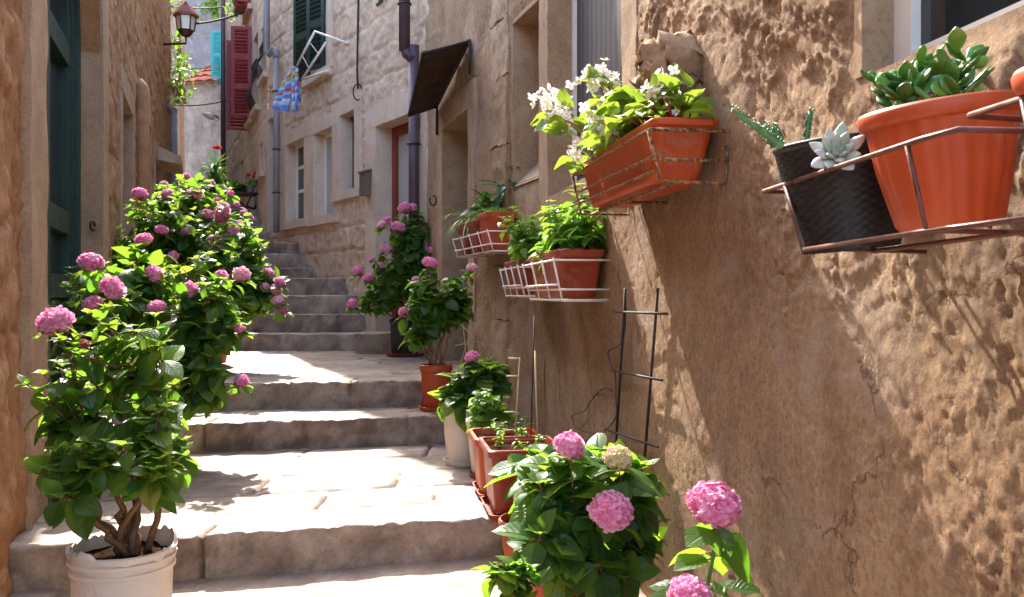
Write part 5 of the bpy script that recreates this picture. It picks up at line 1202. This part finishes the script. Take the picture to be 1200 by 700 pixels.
def jadeleaf(base, tip, s, tone, up=None):
    d = tip - base; L = np.linalg.norm(d); vv, ff, uu = plump(L, L * 0.72, 0.009); u = V3(*(up or (rg.gauss(0, .4), -.5 + rg.gauss(0, .4), 1)))
    lf.add(vv @ frame(d, u).T + base, ff, tone, uu)
tb = oc + TL @ V3(0, 0, 0.165)
for (tp, nl) in (((1133, 72, 1.38), 9), ((1110, 92, 1.40), 9), ((1075, 85, 1.42), 8), ((1052, 92, 1.40), 8), ((1040, 104, 1.42), 7), ((1090, 70, 1.47), 7), ((1145, 92, 1.43), 8), ((1020, 92, 1.45), 6), ((1060, 112, 1.36), 6), ((1125, 108, 1.34), 6)):
    t = pix(*tp); b = tb + V3(rg.gauss(-.02, .03), rg.gauss(0, .03), -.01); P_ = bez(b, b * .5 + t * .5 + V3(0, 0, .01), t, 7); tube(st, P_, list(np.linspace(.007, .0045, 7)), 7)
    for k in range(nl):
        q = P_[min(6, 3 + k // 2)]; a = k * 1.57 + rg.gauss(0, .3) + (k // 2) * .8; d = V3(math.cos(a), math.sin(a), rg.uniform(.1, .9)); d /= np.linalg.norm(d); jadeleaf(q, q + d * rg.uniform(.032, .050), 1, min(1, max(0, rg.gauss(.5, .25))))
for (a, b_, D) in (((1122, 62), (1121, 30), 1.36), ((1118, 80), (1092, 62), 1.37), ((1135, 80), (1160, 68), 1.38), ((1112, 98), (1090, 112), 1.36), ((1050, 100), (1022, 100), 1.39), ((1080, 75), (1078, 52), 1.4)):
    jadeleaf(pix(*a, D), pix(*b_, D - .02), 1, rg.uniform(.5, 1), (rg.gauss(0, .3), -1, .3))
st.build('stem', M['stem_green'], p); lf.build('foliage', M['jade'], p)
Dn, Df = 1.18, 1.73
bits = [('rail', [(Dn, 1.312, -0.01), (Dn, 1.310, 0.255), (1.24, 1.308, 0.265), (Df, 1.294, 0.265), (Df + .02, 1.294, -.01)]), ('hoop', [(1.645, 1.298, .265), (1.60, 1.180, .25), (1.60, 1.176, .02)]),
        ('hoop', [(1.275, 1.308, .265), (1.275, 1.188, .236), (1.275, 1.186, .02)]), ('rail', [(1.60, 1.178, .25), (1.275, 1.187, .236), (1.10, 1.190, .225), (1.10, 1.19, .02)]), ('rail', [(1.60, 1.176, .12), (1.12, 1.189, .11)])]
rack_thing('wire_rack', 'brown iron rack holding the black woven pot and the jade plant', WR1, bits, 0.0042, 'brown_wire')
p = thing('flower_pot', (0.63, 0.98, 1.21), 'rim of a terracotta pot cut off by the picture edge above the second iron rack', 'flower pot')
round_pot(p, (0.676, 0.955, 1.192), 0.112, 0.08, 0.165, 'terra', 0.026, 0.012, TL)
bits = [('rail', [(0.80, 1.322, 0.0), (0.80, 1.322, 0.27), (1.13, 1.317, 0.275), (1.14, 1.31, -0.01)]), ('hoop', [(1.043, 1.318, .273), (1.04, 1.20, .25), (1.04, 1.20, .02)]), ('hoop', [(.86, 1.31, .275), (.86, 1.19, .2), (.86, 1.19, .02)]), ('rail', [(.86, 1.19, .2), (1.04, 1.20, .25)])]
rack_thing('wire_rack', 'brown iron rack running out of the picture at its edge', WR1, bits, 0.0042, 'brown_wire')

# ------------------------------------------------------------------ trellis and wires on the wall
def onwall(px, py, off=0.03):
    D = (WR1.a - off * WR1.k) / ((px - CX) / F - WR1.m); return pix(px, py, D)
root = thing('iron_trellis', onwall(757, 540), 'black iron trellis leaning on the bare plaster above the big hydrangea', 'trellis')
for a, b in (((733, 338), (722, 520)), ((771, 338), (755, 545))):
    mb = MB(); tube(mb, [onwall(*a), onwall(*b)], 0.0055, 7); mb.build('upright', M['iron'], root)
for a, b in (((720, 365.5), (782, 368)), ((716, 434), (776, 446)), ((709, 503), (771, 524))):
    mb = MB(); tube(mb, [onwall(*a, .036), onwall(*b, .036)], 0.0045, 7); mb.build('rung', M['iron'], root)
mb = MB(); pl = [(724, 318), (727, 335), (733, 345), (733, 375), (731, 395), (724, 406), (713, 412), (715, 425), (721, 440), (722, 470), (722, 488), (714, 500), (704, 508), (690, 507), (675, 502), (671, 492), (672, 486), (685, 482), (694, 468), (708, 455), (718, 459)]
P_ = [onwall(*q, .02) for q in pl]; Q = []
for i in range(len(P_) - 1):
    p0, p1, p2, p3 = P_[max(0, i - 1)], P_[i], P_[i + 1], P_[min(len(P_) - 1, i + 2)]
    for t in np.linspace(0, 1, 6)[:-1]: Q.append(.5 * (2 * p1 + (p2 - p0) * t + (2 * p0 - 5 * p1 + 4 * p2 - p3) * t * t + (3 * p1 - p0 - 3 * p2 + p3) * t ** 3))
tube(mb, Q, 0.0022, 5); solo(mb, 'loose_wire', M['iron'], 'loose kinked wire curling down the plaster by the iron trellis', 'wire')

# ------------------------------------------------------------------ awning, mailbox, washing, lantern
aw = thing('awning', WR2.P(6.95, 2.7, 0), 'rusty sheet iron awning over the dark doorway', 'awning')
c00, c01 = WR2.P(6.90, 3.06, 0.03), WR2.P(8.05, 2.80, 0.03); c10, c11 = pix(496, 60, 6.80), pix(479, 134, 7.93)
mb = MB(); n = 60; top, bot = [], []
for j in range(9):
    u = j / 8; rowt, rowb = [], []
    for i in range(n + 1):
        t = i / n; q = (c00 * (1 - t) + c01 * t) * (1 - u) + (c10 * (1 - t) + c11 * t) * u + V3(0, 0, 0.008 * math.sin(t * 2 * math.pi * 14) - 0.05 * u * (1 - u))
        rowt.append(q + V3(0, 0, 0.002)); rowb.append(q - V3(0, 0, 0.002))
    top += rowt; bot += rowb
nu = n + 1; f = grid_faces(nu, 9); mb.add(top, f); mb.add(bot, [q[::-1] for q in f]); mb.build('roof_sheet', M['rust_sheet'], aw)
for a, b in ((c00, c10), (c01, c11)):
    mb = MB(); tube(mb, [a - V3(0, 0, .015), b - V3(0, 0, .015)], 0.012, 6); mb.build('side_bar', M['iron'], aw)
mb = MB(); tube(mb, [c10 - V3(0, 0, .01), c11 - V3(0, 0, .01)], 0.012, 6); mb.build('front_bar', M['iron'], aw)
mb = MB(); tube(mb, [c00 - V3(0, 0, .012), c01 - V3(0, 0, .012)], 0.012, 6); mb.build('wall_bar', M['iron'], aw)
for a in (c00, c01):
    mb = MB(); tube(mb, [a, a - V3(0, 0, 0.27)], 0.013, 6); mb.build('bracket', M['iron'], aw)
mbx = thing('mailbox', WM.P(9.82, 2.15, 0.05), 'small bronze mailbox on the pale wall beside the red door', 'mailbox')
mb = MB(); WM.rbox(mb, 9.72, 9.84, 2.17, 2.42, 0.025, 0.115, .03, .001, 5); mb.build('body', M['mailbox'], mbx, sharp=40)
mb = MB(); v = [WM.P(D, z, o) for D in (9.71, 9.85) for z, o in ((2.44, .02), (2.465, .02), (2.435, .13), (2.415, .13))]; mb.add(v, [(0, 1, 2, 3), (4, 7, 6, 5), (0, 4, 5, 1), (1, 5, 6, 2), (2, 6, 7, 3), (3, 7, 4, 0)]); mb.build('lid', M['mailbox'], mbx, smooth=False)
dr = thing('clothes_rack', WM.P(11.3, 4.0, 0.05), 'fold out clothes rack under the green shuttered window', 'clothes rack')
S = {'a': pix(369, 37, 10.75), 'b': pix(408, 51, 10.35), 'c': pix(348, 77, 11.15), 'd': pix(382, 50, 10.7), 'e': pix(354, 93, 11.2), 'f': pix(384, 83, 10.75)}
for q in (('a', 'b'), ('a', 'c'), ('d', 'e'), ('e', 'f')):
    mb = MB(); tube(mb, [S[q[0]], S[q[1]]], 0.014, 7); mb.build('bar', M['white_wire'], dr)
for t in (0.3, 0.7):
    mb = MB(); tube(mb, [S['a'] * (1 - t) + S['c'] * t, S['d'] * (1 - t) + S['e'] * t], 0.006, 5); mb.build('line', M['white_wire'], dr)
mb = MB(); tube(mb, [S['f'], WM.P(11.1, 3.75, 0.0)], 0.016, 6); mb.build('bar', M['white_wire'], dr)
def towel(cors, label, seed, D):
    mb = MB(); n, m = 16, 18; v, uv = [], []; tl, tr_, br, bl = [pix(*q, D) for q in cors]
    for j in range(m):
        for i in range(n):
            a, b = i / (n - 1), j / (m - 1); q = (tl * (1 - a) + tr_ * a) * (1 - b) + (bl * (1 - a) + br * a) * b
            q = q + V3(0.01, 0.04, 0.0) * math.sin(a * 13 + seed + b * 2) * (0.3 + b) + V3(0, 0.02, 0) * math.sin(b * 6 + a * 4); v.append(q); uv.append((a, 0.08 + 0.9 * b + 0.12 * a))
    v = np.array(v); f = grid_faces(n, m); mb.add(v, f, .5, uv); mb.add(v + V3(0.003, 0.006, 0), [q[::-1] for q in f], .5, uv); return solo(mb, 'beach_towel', M['towel'], label, 'towel', 'towels drying under the green shutters')
towel(((330, 95), (341, 80), (338, 131), (318, 127)), 'towel with blue lower stripes, folded over the outer line', 1, 11.1)
towel(((342, 76), (350, 80), (352, 112), (345, 134)), 'narrow towel of yellow and blue hanging nearer the wall', 3, 10.98)
ln = thing('street_lantern', (-5.46, 15.0, 5.42), 'rust red lantern with white panes high on the ochre wall', 'lantern')
lc = V3(-5.46, 15.0, 5.52)
def prism(mb, c, r0, r1, z0, z1, n=6, rot=.3):
    v = [c + V3(r * math.cos(2 * math.pi * i / n + rot), r * math.sin(2 * math.pi * i / n + rot), z) for r, z in ((r0, z0), (r1, z1)) for i in range(n)]
    mb.add(v, [(i, (i + 1) % n, (i + 1) % n + n, i + n) for i in range(n)] + [tuple(range(n))[::-1], tuple(range(n, 2 * n))])
mb = MB(); prism(mb, lc, .13, .16, 0, .26); mb.build('pane', M['lamp_glass'], ln, smooth=False)
mb = MB(); prism(mb, lc, .20, .10, .262, .40); prism(mb, lc, .21, .205, .22, .262); prism(mb, lc, .05, .02, .40, .48); mb.build('lantern_cap', M['wood_red'], ln, smooth=False)
mb = MB(); prism(mb, lc, .07, .14, -.10, -.002); mb.build('lantern_base', M['wood_dark'], ln, smooth=False)
for i in range(6):
    a = 2 * math.pi * i / 6 + .3; mb = MB(); tube(mb, [lc + V3(.135 * math.cos(a), .135 * math.sin(a), -.01), lc + V3(.165 * math.cos(a), .165 * math.sin(a), .265)], .012, 5); mb.build('frame_bar', M['wood_dark'], ln)
wp = WLF.P(15.0, 5.28, -0.02); mb = MB(); tube(mb, [wp, lc + V3(0, 0, -.22), lc + V3(0, 0, -.09)], .02, 6); mb.build('wall_arm', M['wood_dark'], ln)
# climbing greenery round the lantern
vn = thing('climbing_vine', WLF.P(16.2, 5.0, 0.1), 'straggling green vine on the wall around the lantern', 'vine')
rg = random.Random(101); st = MB(); lv = Leaves(DRK, 102)
for k in range(15):
    b = WLF.P(rg.uniform(15.8, 17.8), rg.uniform(4.6, 6.8), 0.03); t = b + V3(rg.uniform(.1, .42), rg.gauss(0, .2), rg.uniform(-.5, .25)); shoot(st, lv, b, t, rg, .16, .006, 5, .2, .1)
st.build('stem', M['stem_brown'], vn); lv.mb.build('foliage', M['basil'], vn)
vn = thing('balcony_greenery', (-7.0, 21.2, 8.2), 'loose greenery hanging high in front of the grey tower', 'hanging plant')
st = MB(); lv = Leaves(DRK, 104)
for k in range(11):
    b = V3(-6.9, 21.4, rg.uniform(7.7, 8.8)); t = b + V3(rg.uniform(-.75, -.1), rg.gauss(0, .2), rg.uniform(-.5, .3)); shoot(st, lv, b, t, rg, .2, .008, 4, .2, .1)
st.build('stem', M['stem_brown'], vn); lv.mb.build('foliage', M['basil'], vn)
vn = thing('window_box', WH.P(15.2, 5.9, 0.2), 'window box of trailing flowers above the wine red shutters', 'window box')
mb = MB(); WH.box(mb, 14.9, 15.6, 5.95, 6.08, 0.05, 0.22); mb.build('box', M['terra_dark'], vn, smooth=False)
st = MB(); lv = Leaves(BAS, 106)
for k in range(16):
    b = WH.P(rg.uniform(14.95, 15.55), 6.06, .14); shoot(st, lv, b, b + V3(rg.uniform(-.3, .05), rg.gauss(0, .1), rg.uniform(-.25, .2)), rg, .10, .005, 3, .2, .2)
st.build('stem', M['stem_green'], vn); lv.mb.build('foliage', M['basil'], vn)
# lamp on the dark pipe
sl = thing('spot_lamp', (-6.2, 18.9, 6.0), 'small white spot lamp reaching out from the dark pipe', 'lamp')
mb = MB(); a, b = V3(-6.2, 18.93, 4.82), pix(247, 137, 18.7); tube(mb, [a, (a + b) / 2 + V3(0, 0, .05), b], .018, 6); mb.build('arm', M['pipe_grey'], sl)
mb = MB(); tube(mb, [b + V3(.05, 0, -.03), b + V3(-.03, 0, .02), b + V3(-.16, 0, .07)], [.05, .07, .035], 12); mb.build('lamp_head', M['white_frame'], sl)
# overhead cables
def cable(a, b, sag, label, r=.012):
    a, b = V3(*a), V3(*b); mb = MB(); tube(mb, [a * (1 - t) + b * t - V3(0, 0, sag * 4 * t * (1 - t)) for t in np.linspace(0, 1, 14)], r, 5); solo(mb, 'overhead_cable', M['cable'], label, 'cable', 'cables strung across the lane end')
cable(pix(229, 28, 15.0), pix(300, 8, 15.2), .05, 'cable running from the lantern up to the shuttered house', .018)
cable(pix(200, 8, 17.5), pix(266, 8, 18.8), .03, 'highest cable crossing the lane above the lantern')
cable(pix(200, 123, 17.6), pix(268, 117, 18.8), .06, 'cable crossing at the level of the orange roof tiles')
cable(pix(214, 80, 23.0), pix(250, 79, 23.5), .03, 'short cable strung just above the apse roof')

# ------------------------------------------------------------------ top of the stairs: yucca, folding table, geraniums
yz = 2.43
p = thing('potted_yucca', (-5.0, 15.0, yz), 'spiky dark yucca with a red bloom above the hydrangeas', 'yucca')
round_pot(p, (-5.05, 15.0, yz), .2, .16, .32, 'terra', .035, .01)
lv = Leaves([strip_geo(1, .075, d, 8) for d in (.5, .9, 1.4)], 111); rg = random.Random(112); top = pix(252, 206, 15.0)
for k in range(150):
    a, e = rg.uniform(0, 6.28), rg.uniform(-.5, 1.4); lv.add(top + V3(0, 0, rg.uniform(-.35, .15)), V3(math.cos(a) * math.cos(e), math.sin(a) * math.cos(e), math.sin(e)), V3(0, 0, 1), rg.uniform(.3, .5))
lv.mb.build('foliage', M['yucca'], p)
mb = MB(); tube(mb, [V3(-5.05, 15, yz + .28), top], [.05, .04], 8); mb.build('trunk', M['stem_brown'], p)
inst('flower_head', head_mesh(9, 60, M['red_petal'], 'flower_head', openness=2), p, pix(254, 173, 14.9), (.15, .13, .09))
tb_ = thing('folding_table', pix(289, 240, 14.2) * V3(1, 1, 0) + V3(0, 0, 2.43), 'dark folding table with crossed legs at the top of the stairs', 'table')
tc = pix(290, 228, 14.2); 
mb = MB(); box(mb, tc + V3(-.30, -.22, -.012), tc + V3(.18, .25, .014)); mb.build('table_top', M['wood_dark'], tb_, smooth=False)
for y in (-.2, .22):
    mb = MB(); tube(mb, [tc + V3(.22, y, .20), tc + V3(-.05, y, -.42)], .013, 6); mb.build('leg', M['iron'], tb_)
    mb = MB(); tube(mb, [tc + V3(-.26, y + .02, -.02), tc + V3(.14, y + .02, -.42)], .013, 6); mb.build('leg', M['iron'], tb_)
mb = MB(); box(mb, tc + V3(.02, -.2, -.22), tc + V3(.07, .22, -.20)); mb.build('crossbar', M['wood_dark'], tb_, smooth=False)
p = thing('potted_geranium', tc + V3(.03, 0, .014), 'red geranium in a small pale bucket on the folding table', 'geranium')
round_pot(p, tc + V3(.03, 0, .016), .075, .06, .12, 'pipe_grey', .015, .004)
g0 = tc + V3(.03, 0, .12); st = MB(); lv = Leaves(BAS, 121)
for q in ((-.02, 0, .16), (.06, 0, .13), (.08, .03, .18), (-.05, -.02, .08), (.03, -.05, .1)): shoot(st, lv, g0, g0 + V3(*q), rg, .07, .004, 3, .3, .1)
st.build('stem', M['stem_green'], p); lv.mb.build('foliage', M['basil'], p)
rh_ = head_mesh(12, 40, M['red_petal'], 'flower_head', openness=2)
for q in ((-.02, 0, .19), (.07, 0, .16), (.085, .03, .21)): inst('flower_head', rh_, p, g0 + V3(*q), .07)
p = thing('leafy_pot_plant', tc + V3(-.16, 0, .014), 'low broad leaved plant in a dark pot on the folding table', 'plant')
round_pot(p, tc + V3(-.16, 0, .016), .08, .06, .09, 'black_plastic', .015, .004)
bush(p, tc + V3(-.16, 0, .09), [], [(277, 219, 14.2, .2, .15, .06, 14)], .11, 131, r0=.005, spread=.03, pairs=2, bow=.1)
